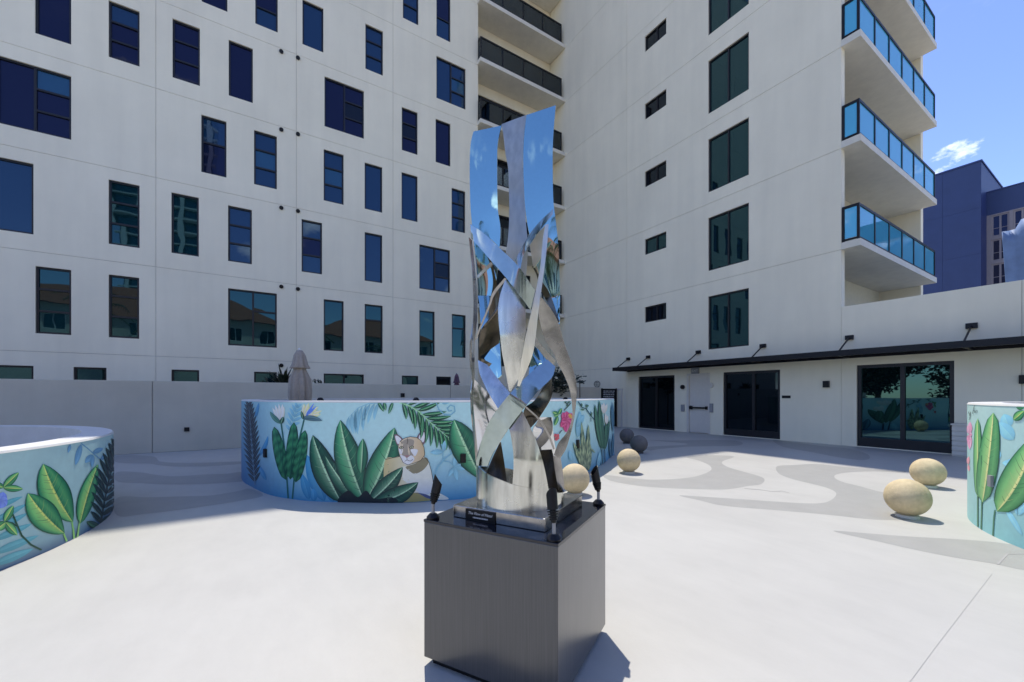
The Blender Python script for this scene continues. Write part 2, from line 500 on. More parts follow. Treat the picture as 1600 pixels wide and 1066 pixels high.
def window(f, parent, a0, a1, z0, z1, layout, mats, fw=0.055, depth=0.10, swap=False, frame_mat=None):
    """frame with mullions as one part, each pane a child. layout: list of (share, rows) columns"""
    mb = MB()
    cols = []
    tot = sum(s for s, _ in layout)
    x = a0
    for s, rows in layout:
        x1 = x + (a1 - a0) * s / tot
        cols.append((x, x1, rows)); x = x1
    d0, d1 = depth - 0.045, depth + 0.03
    bars = [(a0, a1, z1 - fw, z1), (a0, a1, z0, z0 + fw)]
    bars += [(a0, a0 + fw, z0 + fw, z1 - fw), (a1 - fw, a1, z0 + fw, z1 - fw)]
    for i, (c0, c1, rows) in enumerate(cols):
        if i: bars.append((c0 - fw * 0.55, c0 + fw * 0.55, z0 + fw, z1 - fw))
    panes = []
    for i, (c0, c1, rows) in enumerate(cols):
        l = c0 + (fw if i == 0 else fw * 0.55); r = c1 - (fw if i == len(cols) - 1 else fw * 0.55)
        ys = [z0 + fw] + [z0 + (z1 - z0) * y for y in rows] + [z1 - fw]
        for k in range(1, len(ys) - 1): bars.append((l, r, ys[k] - 0.03, ys[k] + 0.03))
        for k in range(len(ys) - 1):
            panes.append((l - .01, r + .01, ys[k] - .01, ys[k + 1] + .01))
    for b in bars: slab_on(f, mb, *b, d0, d1)
    w = mb.build('window', frame_mat or FRAME, parent)
    for k, p in enumerate(panes):
        m = MB(); slab_on(f, m, *p, depth, depth + 0.012, tilt=0.0025)
        g = m.build('pane', mats[k % len(mats)] if isinstance(mats, list) else mats)
        g.parent = w
        g.matrix_parent_inverse = Matrix.Identity(4)
    return w

ROOT0 = (0, 0, 0)
def sheet_from_px(name, pts, z, mat, parent):
    P = [at_z(x, y, 0) for x, y in pts]
    tri = tessellate_polygon([[Vector((p.x, p.y, 0)) for p in P]])
    mb = MB(); mb.add([(p.x, p.y, z) for p in P], [tuple(reversed(t)) if ((P[t[1]] - P[t[0]]).cross(P[t[2]] - P[t[0]])).z < 0 else tuple(t) for t in tri])
    return mb.build(name, mat, parent)

def smooth_closed(pts, n=12):
    out = []
    m = len(pts)
    for i in range(m):
        p0, p1, p2, p3 = [np.array(pts[(i + k) % m], float) for k in (-1, 0, 1, 2)]
        for j in range(n):
            t = j / n
            out.append(tuple(0.5 * ((2 * p1) + (-p0 + p2) * t + (2 * p0 - 5 * p1 + 4 * p2 - p3) * t * t + (-p0 + 3 * p1 - 3 * p2 + p3) * t ** 3)))
    return out

# ================================================================== GROUND
XR, YL, YW = 15.0, 18.38, 14.1          # right facade, left facade, terrace wall
FH, Z1 = 3.05, 2.84                     # storey height, first joint
g = MB(); g.add([(-900, -900, -0.012), (900, -900, -0.012), (900, 900, -0.012), (-900, 900, -0.012)], [(0, 1, 2, 3)])
tag(g.build('ground', ASPHALT), kind='structure')
g = MB(); g.add([(-16, -10, 0), (15.2, -10, 0), (15.2, 18.6, 0), (-16, 18.6, 0)], [(0, 1, 2, 3)])
deck = tag(g.build('terrace_floor', FLOOR), kind='structure')
def z5(pts): return [(960 + x / 3.636, 660 + y / 3.636) for x, y in pts]
def z6(pts): return [(180 + x / 5.714, 680 + y / 5.714) for x, y in pts]
swirls = [
 smooth_closed(z5([(-60, 300), (60, 312), (180, 325), (330, 323), (460, 308), (545, 275), (540, 245), (480, 218), (410, 198), (500, 188), (600, 188), (680, 196), (612, 224), (640, 252), (730, 280), (820, 305), (853, 325), (832, 352), (760, 362), (640, 381), (500, 381), (300, 374), (130, 360), (-20, 332)]), 6),
 smooth_closed(z5([(924, 250), (1020, 243), (1150, 237), (1300, 252), (1460, 266), (1640, 276), (1640, 286), (1480, 279), (1340, 284), (1262, 296), (1252, 316), (1300, 340), (1400, 365), (1500, 392), (1640, 420), (1700, 470), (1700, 545), (1600, 556), (1420, 548), (1200, 524), (900, 498), (620, 474), (490, 445), (368, 416), (520, 424), (720, 437), (920, 451), (1110, 461), (1200, 455), (1252, 425), (1254, 395), (1190, 367), (1080, 340), (985, 314), (930, 287)]), 5),
 smooth_closed([(1302, 830), (1360, 834), (1420, 838.5), (1500, 843), (1575, 850), (1650, 866), (1620, 892), (1547, 880), (1490, 871), (1434, 860), (1380, 848)], 6),
 smooth_closed(z5([(180, 100), (330, 104), (520, 100), (680, 104), (730, 120), (690, 134), (560, 136), (400, 140), (260, 152), (200, 160), (190, 140), (420, 124)]), 6),
 smooth_closed(z5([(900, 100), (1010, 112), (1180, 135), (1330, 150), (1430, 178), (1450, 205), (1400, 215), (1280, 200), (1120, 170), (960, 140)]), 6),
 smooth_closed(z6([(20, 185), (330, 190), (400, 235), (560, 248), (800, 246), (1130, 236), (1130, 255), (850, 278), (560, 282), (380, 268), (300, 255), (20, 245)]), 6),
 smooth_closed(z6([(20, 330), (240, 335), (340, 352), (520, 368), (800, 352), (1000, 345), (1130, 332), (1200, 400), (1000, 425), (700, 440), (420, 440), (240, 430), (20, 415)]), 6),
 smooth_closed(z6([(20, 560), (300, 556), (600, 548), (850, 540), (1100, 500), (1200, 480), (1320, 540), (1100, 590), (700, 650), (300, 700), (20, 720)]), 6),
]
for k, s in enumerate(swirls):
    sheet_from_px('painted_swirl', s, 0.0006 + 0.0002 * k, SWIRL, deck)
# control joint and a hairline crack in the coating
JT = plain('joint_line', (0.38, 0.37, 0.345), 0.9)
def line_on_floor(name, pts, w, parent):
    mb = MB(); P = [at_z(x, y) for x, y in pts]
    vs, fs = [], []
    for i, p in enumerate(P):
        d = (P[min(i + 1, len(P) - 1)] - P[max(i - 1, 0)]).normalized(); nrm = Vector((-d.y, d.x, 0)) * w / 2
        vs += [(p.x - nrm.x, p.y - nrm.y, 0.003), (p.x + nrm.x, p.y + nrm.y, 0.003)]
        if i: fs.append((2 * i - 2, 2 * i, 2 * i + 1, 2 * i - 1))
    mb.add(vs, fs); return mb.build(name, JT, parent)
line_on_floor('control_joint', [(1559, 882), (1574, 866), (1640, 866)], 0.014, deck)
line_on_floor('control_joint', [(1550, 897), (1500, 962), (1460, 1014), (1420, 1068)], 0.0016, deck)
line_on_floor('crack', [(1163, 763.5), (1180, 765), (1192, 766), (1206, 768.5), (1222, 767.5), (1233, 770.5)], 0.02, deck)

# ================================================================== LEFT APARTMENT WING
TOP = Z1 + FH * 10
left = empty('apartment_wing', (0, YL, 0), 'off-white apartment block on the left with scattered dark windows and corner balconies', 'building')
fl = lambda a, z, d: (a, YL + d, z)
UL, UE = -9.5, 9.63
Wn = []   # (x0, x1, ytop@x0, ybot@x0, layout code, glass)
NV, BL, BB, TE = G_NAVY, G_BLUE, G_BLIND, G_TEAL
H3 = [0.34, 0.67]
one, three = [(1, [])], [(1, H3)]
two = [(1, []), (1, H3)]
wins = [
 (54.9, 111.2, None, 52, one, [NV]), (170, 218, -1, 89.5, three, [NV, NV, BL]), (269.6, 312.4, 29.5, 121, three, [NV, NV, NV]),
 (357.4, 395, 62.5, 149, one, [NV]), (315, 355.5, None, 1.4, one, [NV]), (398.8, 434, None, 36.6, three, [BL, NV, NV]),
 (-8, 111.2, 84, 192, two, [NV, NV, NV, BB]), (314.4, 354, 177.9, 268, [(1, [0.55])], [NV, BL]), (396.9, 432.6, 202.6, 287, three, [BL, BB, BL]),
 (-25, 52.6, 241, 355, one, [BL]), (170, 218, 281, 381.6, three, [TE, TE, TE]), (268, 310.5, 301.4, 395.7, one, [TE]),
 (356.6, 393.5, 319.7, 407.5, three, [BL, BL, BL]), (55.4, 111, 414.8, 521.8, three, [TE, TE, TE]), (169.7, 217.6, 428, 528, three, [TE, TE, TE]),
 (356.6, 432.6, 450.6, 539, [(1, []), (1, [0.64])], [TE, TE, TE]),
 (472.5, 505.3, -1, 68, one, [BL]), (571, 598.4, 36, 107.8, three, [BL, BL, BL]), (629.7, 653.8, None, 28, three, [BL, BL, BL]), (681.9, 703.8, None, 55.6, [(1, [0.45])], [BL, NV]),
 (506.9, 568.8, 120, 197.5, two, [NV, NV, G_DARK, NV]), (681.9, 727.5, 87, 153, two, [BL, BL, BB, BL]), (628, 652.5, 166.6, 234, three, [NV, G_DARK, NV]),
 (680.6, 703.8, 186, 252.5, one, [NV]), (506, 536.9, 234, 313.4, three, [BL, BB, BL]), (569.7, 597.5, 253, 326, one, [BL]), (627.5, 652.5, 269.4, 342.2, one, [BL]),
 (705.6, 727, 293, 359.4, three, [BL, BL, BL]), (471.3, 503.4, 343, 424.7, three, [BL, NV, BL]), (570, 597.3, 363, 438.8, one, [BL]),
 (655.2, 703.4, 381, 451.6, two, [BL, BL, G_DARK, BL]), (506, 536.9, 466.9, 546.9, one, [TE]), (570, 598, 474.8, 551, [(1, [0.68])], [TE, TE]),
 (655.2, 679.5, 484.6, 555.3, one, [TE]), (706, 727.9, 490.5, 557.5, [(1, [0.68])], [TE, TE]),
 (-30, 52.6, 569, 640, one, [TE]), (114.8, 166.6, 572.4, 640, one, [TE]), (268, 311, 578, 640, one, [TE]), (396.9, 432.6, 581, 640, one, [TE]),
 (506, 568.7, 584.4, 640, [(1, []), (1, [])], [TE, TE]), (628, 653.9, 587, 640, one, [TE]), (681.6, 704.8, 589, 640, one, [G_DARK]),
]
holesL = []
for x0, x1, yt, yb, lay, gl in wins:
    b = at_y(x0, yb, YL); a1 = at_y(x1, yb, YL).x
    z0 = b.z
    z1 = at_y(x0, yt, YL).z if yt is not None else z0 + 2.15
    if yb >= 640: z0 = 0.55
    holesL.append((round(b.x, 2), round(a1, 2), round(z0 / 0.05) * 0.05, round(z1 / 0.05) * 0.05))
joints_u = [UL, at_y(243.5, 400, YL).x, at_y(463, 400, YL).x, at_y(614, 400, YL).x, UE]
zj = [0.0] + [Z1 + FH * k for k in range(11)]
JG = 0.006
for i in range(len(joints_u) - 1):
    for j in range(len(zj) - 1):
        holed_panel(fl, joints_u[i] + JG, joints_u[i + 1] - (JG if i < len(joints_u) - 2 else 0), zj[j] + JG, zj[j + 1] - JG, holesL, 0.15, 0.03).build('wall_panel', STUCCO, left)
m = MB()
def core(mb, f, a0, a1, z0, z1, holes, d):
    p = holed_panel(f, a0, a1, z0, z1, holes, 0.0, 0.0)
    mb.add(p.v, p.f)
core(m, lambda a, z, d: (a, YL + 0.022, z), UL, UE - 0.01, 0, TOP, holesL, 0)
m.build('joint_backing', JOINT, left)
m = MB(); m.box(UL, UE - 0.002, YL + 0.32, YL + 13, 0, TOP); m.box(UE, XR + 0.3, YL + 1.3, YL + 13, 0, TOP)
m.box(UL, XR, YL + 0.0, YL + 13, TOP + 0.002, TOP + 0.25)
m.build('building_core', JOINT, left)
m = MB(); m.box(UE - 0.3, UE, YL + 0.034, YL + 1.25, 0, TOP); m.build('end_wall', STUCCO, left)
for h, w in zip(holesL, wins):
    window(fl, left, h[0], h[1], h[2], h[3], w[4], w[5])
for px, ys in ((439.5, (81, 203, 325, 448, 571)), (465.5, (91, 210, 330, 451.6))):
    for y in ys:
        p = at_y(px, y, YL)
        m = MB(); m.tube([(p.x, YL + 0.01, p.z), (p.x, YL - 0.05, p.z - 0.01)], 0.075, 12); m.build('vent_cap', BLACK, left)
# rain outlets beside the balconies
# recess with sliding doors and balconies
YB = YL + 1.08
fb = lambda a, z, d: (a, YB + d, z)
for k in range(10):
    zf = Z1 + FH * k + 0.24
    holes = [(UE + 0.35, 13.6, zf + 0.02, zf + 2.25)]
    holed_panel(fb, UE + 0.003, XR - 0.003, Z1 + FH * k + 0.0, Z1 + FH * (k + 1), holes, 0.12, 0.02).build('wall_panel', STUCCO, left)
    window(fb, left, *holes[0], [(1, []), (1, []), (1, [])], [G_DARK], fw=0.07)
holed_panel(fb, UE + 0.003, XR - 0.003, 0, Z1, [], 0.1, 0.0).build('wall_panel', STUCCO, left)

def railing(parent, pts, z, glass, spans, h=1.03):
    """posts, handrail, foot rail and separate glass panels along a polyline of plan points"""
    for (p, q, n) in [(pts[i], pts[i + 1], spans[i]) for i in range(len(pts) - 1)]:
        p, q = Vector((*p, 0)), Vector((*q, 0)); d = (q - p); L = d.length; d.normalize(); nr = Vector((-d.y, d.x, 0))
        for zz, hh, nm in ((z + h, 0.036, 'handrail'), (z + 0.06, 0.022, 'foot_rail')):
            m = MB(); m.obox(((p + q) / 2).to_tuple()[:2] + (zz,), d * (L / 2 + 0.028), nr * 0.03, Vector((0, 0, hh))); m.build(nm, BLACK, parent)
        for k in range(n + 1):
            c = p + d * (L * k / n)
            m = MB(); m.obox((c.x, c.y, z + h / 2), d * 0.032, nr * 0.026, Vector((0, 0, h / 2))); m.build('post', BLACK, parent)
        for k in range(n):
            c = p + d * (L * (k + 0.5) / n)
            m = MB(); m.obox((c.x, c.y, z + h / 2 + 0.03), d * (L / n / 2 - 0.03), nr * 0.005, Vector((0, 0, h / 2 - 0.07))); m.build('glass_panel', glass, parent)
for k in range(1, 9):
    zb = Z1 + FH * k
    m = MB(); m.box(UE - 0.05, XR - 0.004, YL - 0.34, YB - 0.004, zb, zb + 0.2)
    s = m.build('balcony_slab', CONCRETE, left, bevel=0.015)
    if 1 <= k <= 7:
        railing(s, [(UE + 0.02, YL - 0.012), (UE + 0.02, YL - 0.26), (XR - 0.25, YL - 0.26)], zb + 0.2, BALC_CLEAR, [1, 4])

# ================================================================== RIGHT TOWER
YE = 5.16
right = empty('tower_wing', (XR, YE, 0), 'off-white tower on the right with narrow windows and blue glass corner balconies', 'building')
fr = lambda a, z, d: (XR + d, a, z)
holesR, specR = [], []
vb0, vb1 = at_x(1106.5, 400, XR).y, at_x(1170, 400, XR).y
vs0, vs1 = at_x(1007.5, 400, XR).y, at_x(1041, 400, XR).y
for k in range(0, 7):
    zz = 3.28 + FH * k
    holesR.append((vb1, vb0, zz, zz + 2.06)); specR.append(([(1, []), (1, [])], [G_TEAL]))
    zs = 4.78 + FH * k
    holesR.append((vs1, vs0, zs, zs + 0.70)); specR.append(([(1, []), (1.2, [])], [G_DARK if k != 1 else G_TEAL]))
def vx(px): return at_x(px, 600, XR).y
def zx(px, py): return at_x(px, py, XR).z
D1 = (vx(1054), vx(997.6), 0.02, zx(1025, 587.5)); DW = (vx(1107.5), vx(1075.5), 0.0, zx(1090, 585.5))
D2 = (vx(1218.8), vx(1130), 0.02, zx(1130, 582)); D3 = (vx(1491), vx(1338.5), 0.02, zx(1338.5, 571))
doors = [D1, DW, D2, D3]
allR = holesR + doors
YC = at_x(979.5, 400, XR).y
zr = [0.0] + [Z1 + FH * k for k in range(0, 11)]
for j in range(len(zr) - 1):
    for a0, a1 in ((YE, YC), (YC, YL + 1.06)):
        holed_panel(fr, a0 + (JG if a0 > YE else 0.0), a1 - JG, zr[j] + (JG if j else 0), zr[j + 1] - JG, allR, 0.15, 0.03).build('wall_panel', STUCCO, right)
for h, sp in zip(holesR, specR):
    window(fr, right, *h, sp[0], sp[1], fw=0.05)
m = MB()
core(m, lambda a, z, d: (XR + 0.022, a, z), YE + 0.01, YL + 1.06, 0, TOP, allR, 0)
m.build('joint_backing', JOINT, right)
YBK = 6.45; XE = 22.65
m = MB(); m.box(XR + 0.32, 28, YBK + 0.16, YL + 12, 0, TOP); m.box(XR, 28, YE, YL + 12, TOP + 0.002, TOP + 0.25)
m.build('building_core', JOINT, right)
m = MB(); m.box(XR + 0.034, XR + 0.25, YE, YBK + 0.3, 0, TOP); m.build('end_wall', STUCCO, right)
m = MB(); m.box(XE, XE + 0.3, YE, YBK + 0.3, 0, TOP); m.build('end_wall', STUCCO, right)
fe = lambda a, z, d: (a, YBK + d, z)
for k in range(0, 10):
    zb = Z1 + FH * k
    hd = (XR + 0.6, XR + 3.6, zb + 0.22, zb + 2.45)
    holed_panel(fe, XR + 0.252, XE - 0.002, zb + 0.0, zb + FH, [hd], 0.12, 0.02).build('wall_panel', CREAM, right)
    window(fe, right, *hd, [(1, []), (1, [])], [G_DARK], fw=0.07)
    if k >= 1:
        m = MB(); m.box(XR - 0.003, XE - 0.05, YE - 0.47, YE - 0.003, zb, zb + 0.2); m.box(XR + 0.253, XE - 0.003, YE - 0.003, YBK - 0.004, zb, zb + 0.2)
        s = m.build('balcony_slab', CONCRETE, right)
        railing(s, [(XR + 0.05, YE - 0.04), (XR + 0.05, YE - 0.40), (XE - 0.12, YE - 0.40), (XE - 0.12, YE - 0.04)], zb + 0.2, BALC_BLUE, [1, 6, 1])

# single-storey part right of the tower
lowb = empty('single_storey_wing', (XR, 1, 0), 'low off-white wing with flat parapet and black-framed glass sliding door', 'building')
ZP = 4.16
VJ = vx(1596.7)
for a0, a1 in ((VJ, YE), (-10, VJ)):
    holed_panel(fr, a0 + (JG if a0 > -10 else 0), a1 - JG, 0, ZP, [D3], 0.15, 0.03).build('wall_panel', STUCCO, lowb)
m = MB(); m.box(XR + 0.022, XR + 0.026, -10, YE - 0.02, D3[3], ZP - 0.01); m.box(XR + 0.022, XR + 0.026, D3[1], YE - 0.02, 0, D3[3]); m.box(XR + 0.022, XR + 0.026, -10, D3[0], 0, D3[3]); m.build('joint_backing', JOINT, lowb)
m = MB(); m.box(XR + 0.03, 34, -10, YE - 0.48, ZP - 0.9, ZP - 0.5); m.box(XR + 0.031, XR + 0.3, -10, YE - 0.02, D3[3] + 0.01, ZP - 0.002); m.build('roof', STUCCO, lowb)
window(fr, lowb, *D3, [(1, []), (1, [])], [GLASSDOOR], fw=0.09)
m = MB(); slab_on(fr, m, D3[0] + 0.09, D3[1] - 0.09, D3[2] + 0.09, D3[2] + 0.26, 0.05, 0.115); m.build('bottom_rail', FRAME, lowb)
# doors of the tower
def black_door(d, name, mid=0.45):
    window(fr, right, *d, [(1 - mid, []), (mid, [])], [DOORGLASS], fw=0.09, depth=0.09)
black_door(D1, 'd1', 0.5)
black_door(D2, 'd2', 0.55)
m = MB(); slab_on(fr, m, D2[0] + 0.09, D2[1] - 0.09, 0.11, 0.26, 0.04, 0.1); m.build('bottom_rail', FRAME, right)
m = MB(); slab_on(fr, m, *DW[:2], 0.01, DW[3] - 0.0, 0.05, 0.1); wd = m.build('door', DOORWHITE, right)
m = MB()
for b in ((DW[0] - 0.06, DW[0] + 0.03, 0, DW[3] + 0.05), (DW[1] - 0.03, DW[1] + 0.06, 0, DW[3] + 0.05), (DW[0] + 0.03, DW[1] - 0.03, DW[3] - 0.03, DW[3] + 0.05)): slab_on(fr, m, *b, -0.02, 0.049)
m.build('door_frame', DOORWHITE, right)
def kid(mb, name, mat, parent):
    o = mb.build(name, mat); o.parent = parent; o.matrix_parent_inverse = Matrix.Identity(4); return o
m = MB(); slab_on(fr, m, DW[0] + 0.06, DW[1] - 0.06, 0.98, 1.04, -0.05, 0.0); slab_on(fr, m, DW[1] - 0.16, DW[1] - 0.07, 0.94, 1.08, -0.06, 0.048); slab_on(fr, m, DW[0] + 0.06, DW[0] + 0.12, 0.95, 1.07, -0.06, 0.048); kid(m, 'panic_bar', BLACK, wd)
def wallbox(name, px, py, wdt, hgt, mat, parent, dep=0.06, rounded=False):
    p = at_x(px, py, XR); m = MB()
    if rounded: m.tube([(XR - dep, p.y, p.z), (XR + 0.02, p.y, p.z)], wdt / 2, 14)
    else: slab_on(fr, m, p.y - wdt / 2, p.y + wdt / 2, p.z - hgt / 2, p.z + hgt / 2, -dep, 0.02)
    return m.build(name, mat, parent)
es = wallbox('exit_sign', 1087.2, 579.5, 0.32, 0.24, GREYBOX, right, 0.07)
wallbox('door_camera', 1067.4, 605, 0.17, 0.2, BLACK, right, 0.08, True)
wallbox('card_reader', 1067.4, 637.6, 0.15, 0.28, GREYBOX, right, 0.05)
wallbox('alarm_beacon', 1111.3, 602, 0.2, 0.2, DOORWHITE, right, 0.06, True)
wallbox('door_keypad', 1112, 637.6, 0.13, 0.34, GREYBOX, right, 0.05)
pl = wallbox('name_plate', 1228.6, 620.3, 0.26, 0.09, BLACK, right, 0.012)
for px, py in ((1292, 600.5),):
    wallbox('wall_light', px, py, 0.15, 0.2, BLACK, right, 0.1)
wallbox('wall_light', 1601, 593, 0.15, 0.2, BLACK, lowb, 0.1)
# lettering on the exit sign
def text(body, name, size, mat, parent, m3, loc, shear=0.0, extrude=0.001):
    cu = bpy.data.curves.new(name, 'FONT'); cu.body = body; cu.size = size; cu.align_x = 'CENTER'; cu.align_y = 'CENTER'
    cu.extrude = extrude; cu.shear = shear; cu.resolution_u = 3
    o = bpy.data.objects.new('tmp', cu); COL.objects.link(o)
    dg = bpy.context.evaluated_depsgraph_get()
    me = bpy.data.meshes.new_from_object(o.evaluated_get(dg))
    bpy.data.objects.remove(o)
    me.materials.clear(); me.materials.append(mat)
    mt = m3.to_4x4(); mt.translation = Vector(loc)
    me.transform(mt)
    o = bpy.data.objects.new(name, me); COL.objects.link(o); o.parent = parent
    if parent.name in LOC: o.matrix_parent_inverse = Matrix.Translation(-LOC[parent.name])
    return o
MWALL = Matrix(((0, 0, -1), (-1, 0, 0), (0, 1, 0)))      # text facing -x
p = at_x(1087.2, 579.5, XR)
text('EXIT', 'lettering', 0.13, WHITETEXT, es, MWALL, (XR - 0.072, p.y, p.z))
# canopy
cv0 = at_x(981, 575, XR).y
can = empty('canopy', (XR, 5, 2.6), 'long thin black metal canopy hung on rods over the doors', 'canopy')
m = MB(); m.box(XR - 1.0, XR - 0.93, -10, cv0 + 0.02, 2.615, 2.775); m.build('fascia', BLACKG, can)
m = MB(); m.box(XR - 0.928, XR - 0.03, -10, cv0 - 0.0, 2.70, 2.73); m.build('deck_panel', BLACKG, can)
m = MB(); m.box(XR - 0.06, XR - 0.003, -10, cv0 - 0.01, 2.60, 2.698); m.build('wall_rail', BLACKG, can)
m = MB(); m.box(XR - 0.93, XR - 0.06, cv0 - 0.06, cv0 + 0.02, 2.62, 2.698); m.build('end_beam', BLACKG, can)
for v in (13.42, 12.27, 9.83, 7.39, 4.95, 2.5, 0.06, -2.4):
    m = MB(); m.box(XR - 0.86, XR - 0.061, v - 0.03, v + 0.03, 2.625, 2.697); m.build('crossbeam', BLACKG, can)
    m = MB(); m.tube([(XR - 0.82, v, 2.74), (XR - 0.06, v, 3.2)], 0.022, 8); m.build('hanger_rod', BLACKG, can)
    m = MB(); m.box(XR - 0.06, XR - 0.003, v - 0.10, v + 0.10, 3.15, 3.28); m.build('wall_bracket', BLACKG, can)
# white slatted equipment box by the sliding door
p0, p1 = at_x(1486.5, 720, XR - 0.35), at_x(1530, 720, XR - 0.35)
eb = empty('slatted_box', (XR - 0.2, p1.y, 0), 'low white slatted box against the wall beside the glass sliding door', 'cabinet')
zt = at_x(1486.5, 662, XR - 0.35).z
m = MB(); m.box(XR - 0.34, XR - 0.01, p1.y - 0.5, p0.y - 0.01, 0.0, zt - 0.04); m.build('carcass', DOORWHITE, eb)
m = MB(); m.box(XR - 0.37, XR - 0.008, p1.y - 0.52, p0.y + 0.01, zt - 0.038, zt); m.build('lid', DOORWHITE, eb)
for k in range(6):
    m = MB(); z = 0.03 + k * (zt - 0.08) / 6
    m.box(XR - 0.36, XR - 0.342, p1.y - 0.5, p0.y - 0.01, z, z + (zt - 0.08) / 6 - 0.02); m.build('slat', DOORWHITE, eb)

# ================================================================== TERRACE WALL AND GATE
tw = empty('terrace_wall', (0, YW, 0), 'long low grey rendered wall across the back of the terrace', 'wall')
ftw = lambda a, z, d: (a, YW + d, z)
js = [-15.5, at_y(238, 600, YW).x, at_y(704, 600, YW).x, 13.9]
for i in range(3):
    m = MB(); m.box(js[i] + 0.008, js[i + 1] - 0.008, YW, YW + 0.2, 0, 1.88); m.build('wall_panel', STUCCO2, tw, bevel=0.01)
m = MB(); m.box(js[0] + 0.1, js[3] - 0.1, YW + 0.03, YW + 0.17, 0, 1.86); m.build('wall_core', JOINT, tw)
for px, py, s in ((292, 671, 0.11), (629, 617.5, 0.13)):
    p = at_y(px, py, YW); m = MB(); m.box(p.x - s / 2, p.x + s / 2, YW - 0.03, YW + 0.01, p.z - s / 2, p.z + s / 2); m.build('outlet_box', BLACK, tw)
gt = empty('gate', (14.4, YW, 0), 'narrow black metal gate with a white-lettered rules board at the wall end', 'gate')
m = MB(); m.box(13.93, 14.93, YW + 0.02, YW + 0.07, 0.02, 1.82); m.build('gate_leaf', BLACK, gt)
m = MB()
for x in (13.93, 14.87): m.box(x, x + 0.06, YW - 0.01, YW + 0.019, 0.0, 1.84)
m.build('gate_frame', BLACK, gt)
m = MB(); m.box(14.0, 14.82, YW - 0.006, YW + 0.018, 1.1, 1.76); sb = m.build('rules_board', BLACK, gt)
rl = MB()
for k in range(7):
    x = 14.04
    z = 1.69 - k * 0.085
    while x < 14.74:
        w_ = random.uniform(0.05, 0.15)
        rl.box(x, min(x + w_, 14.78), YW - 0.009, YW - 0.0065, z, z + 0.03); x += w_ + 0.035
o = rl.build('lettering', WHITETEXT, gt); o['kind'] = 'stuff'
# door frame shapes on the tower wall left of the first door
m = MB(); fz = 1.83
va, vbq = vx(973), vx(962)
for b in ((va, va + 0.09, 0, fz), (va + 0.09, vbq + 0.5, fz - 0.09, fz)): slab_on(fr, m, *b, -0.025, 0.01)
m.build('door_frame', DOORWHITE, right)
m = MB()
p = at_y(933, 604, YW + 0.1); c = Vector((p.x, YW + 0.1, 1.88 + 0.15))
for k in range(6):
    a = math.pi * k / 6
    m.tube([c + 0.15 * (math.cos(t) * Vector((math.cos(a), math.sin(a), 0)) + math.sin(t) * Vector((0, 0, 1))) for t in np.linspace(0, 2 * math.pi, 25)], 0.008, 5, caps=False)
for zz in (-0.08, 0.0, 0.08):
    r_ = math.sqrt(0.15 ** 2 - zz ** 2)
    m.tube([c + Vector((r_ * math.cos(t), r_ * math.sin(t), zz)) for t in np.linspace(0, 2 * math.pi, 25)], 0.007, 5, caps=False)
tag(m.build('wire_globe', BLACK), 'small dark wire globe ornament on top of the low terrace wall', 'ornament')

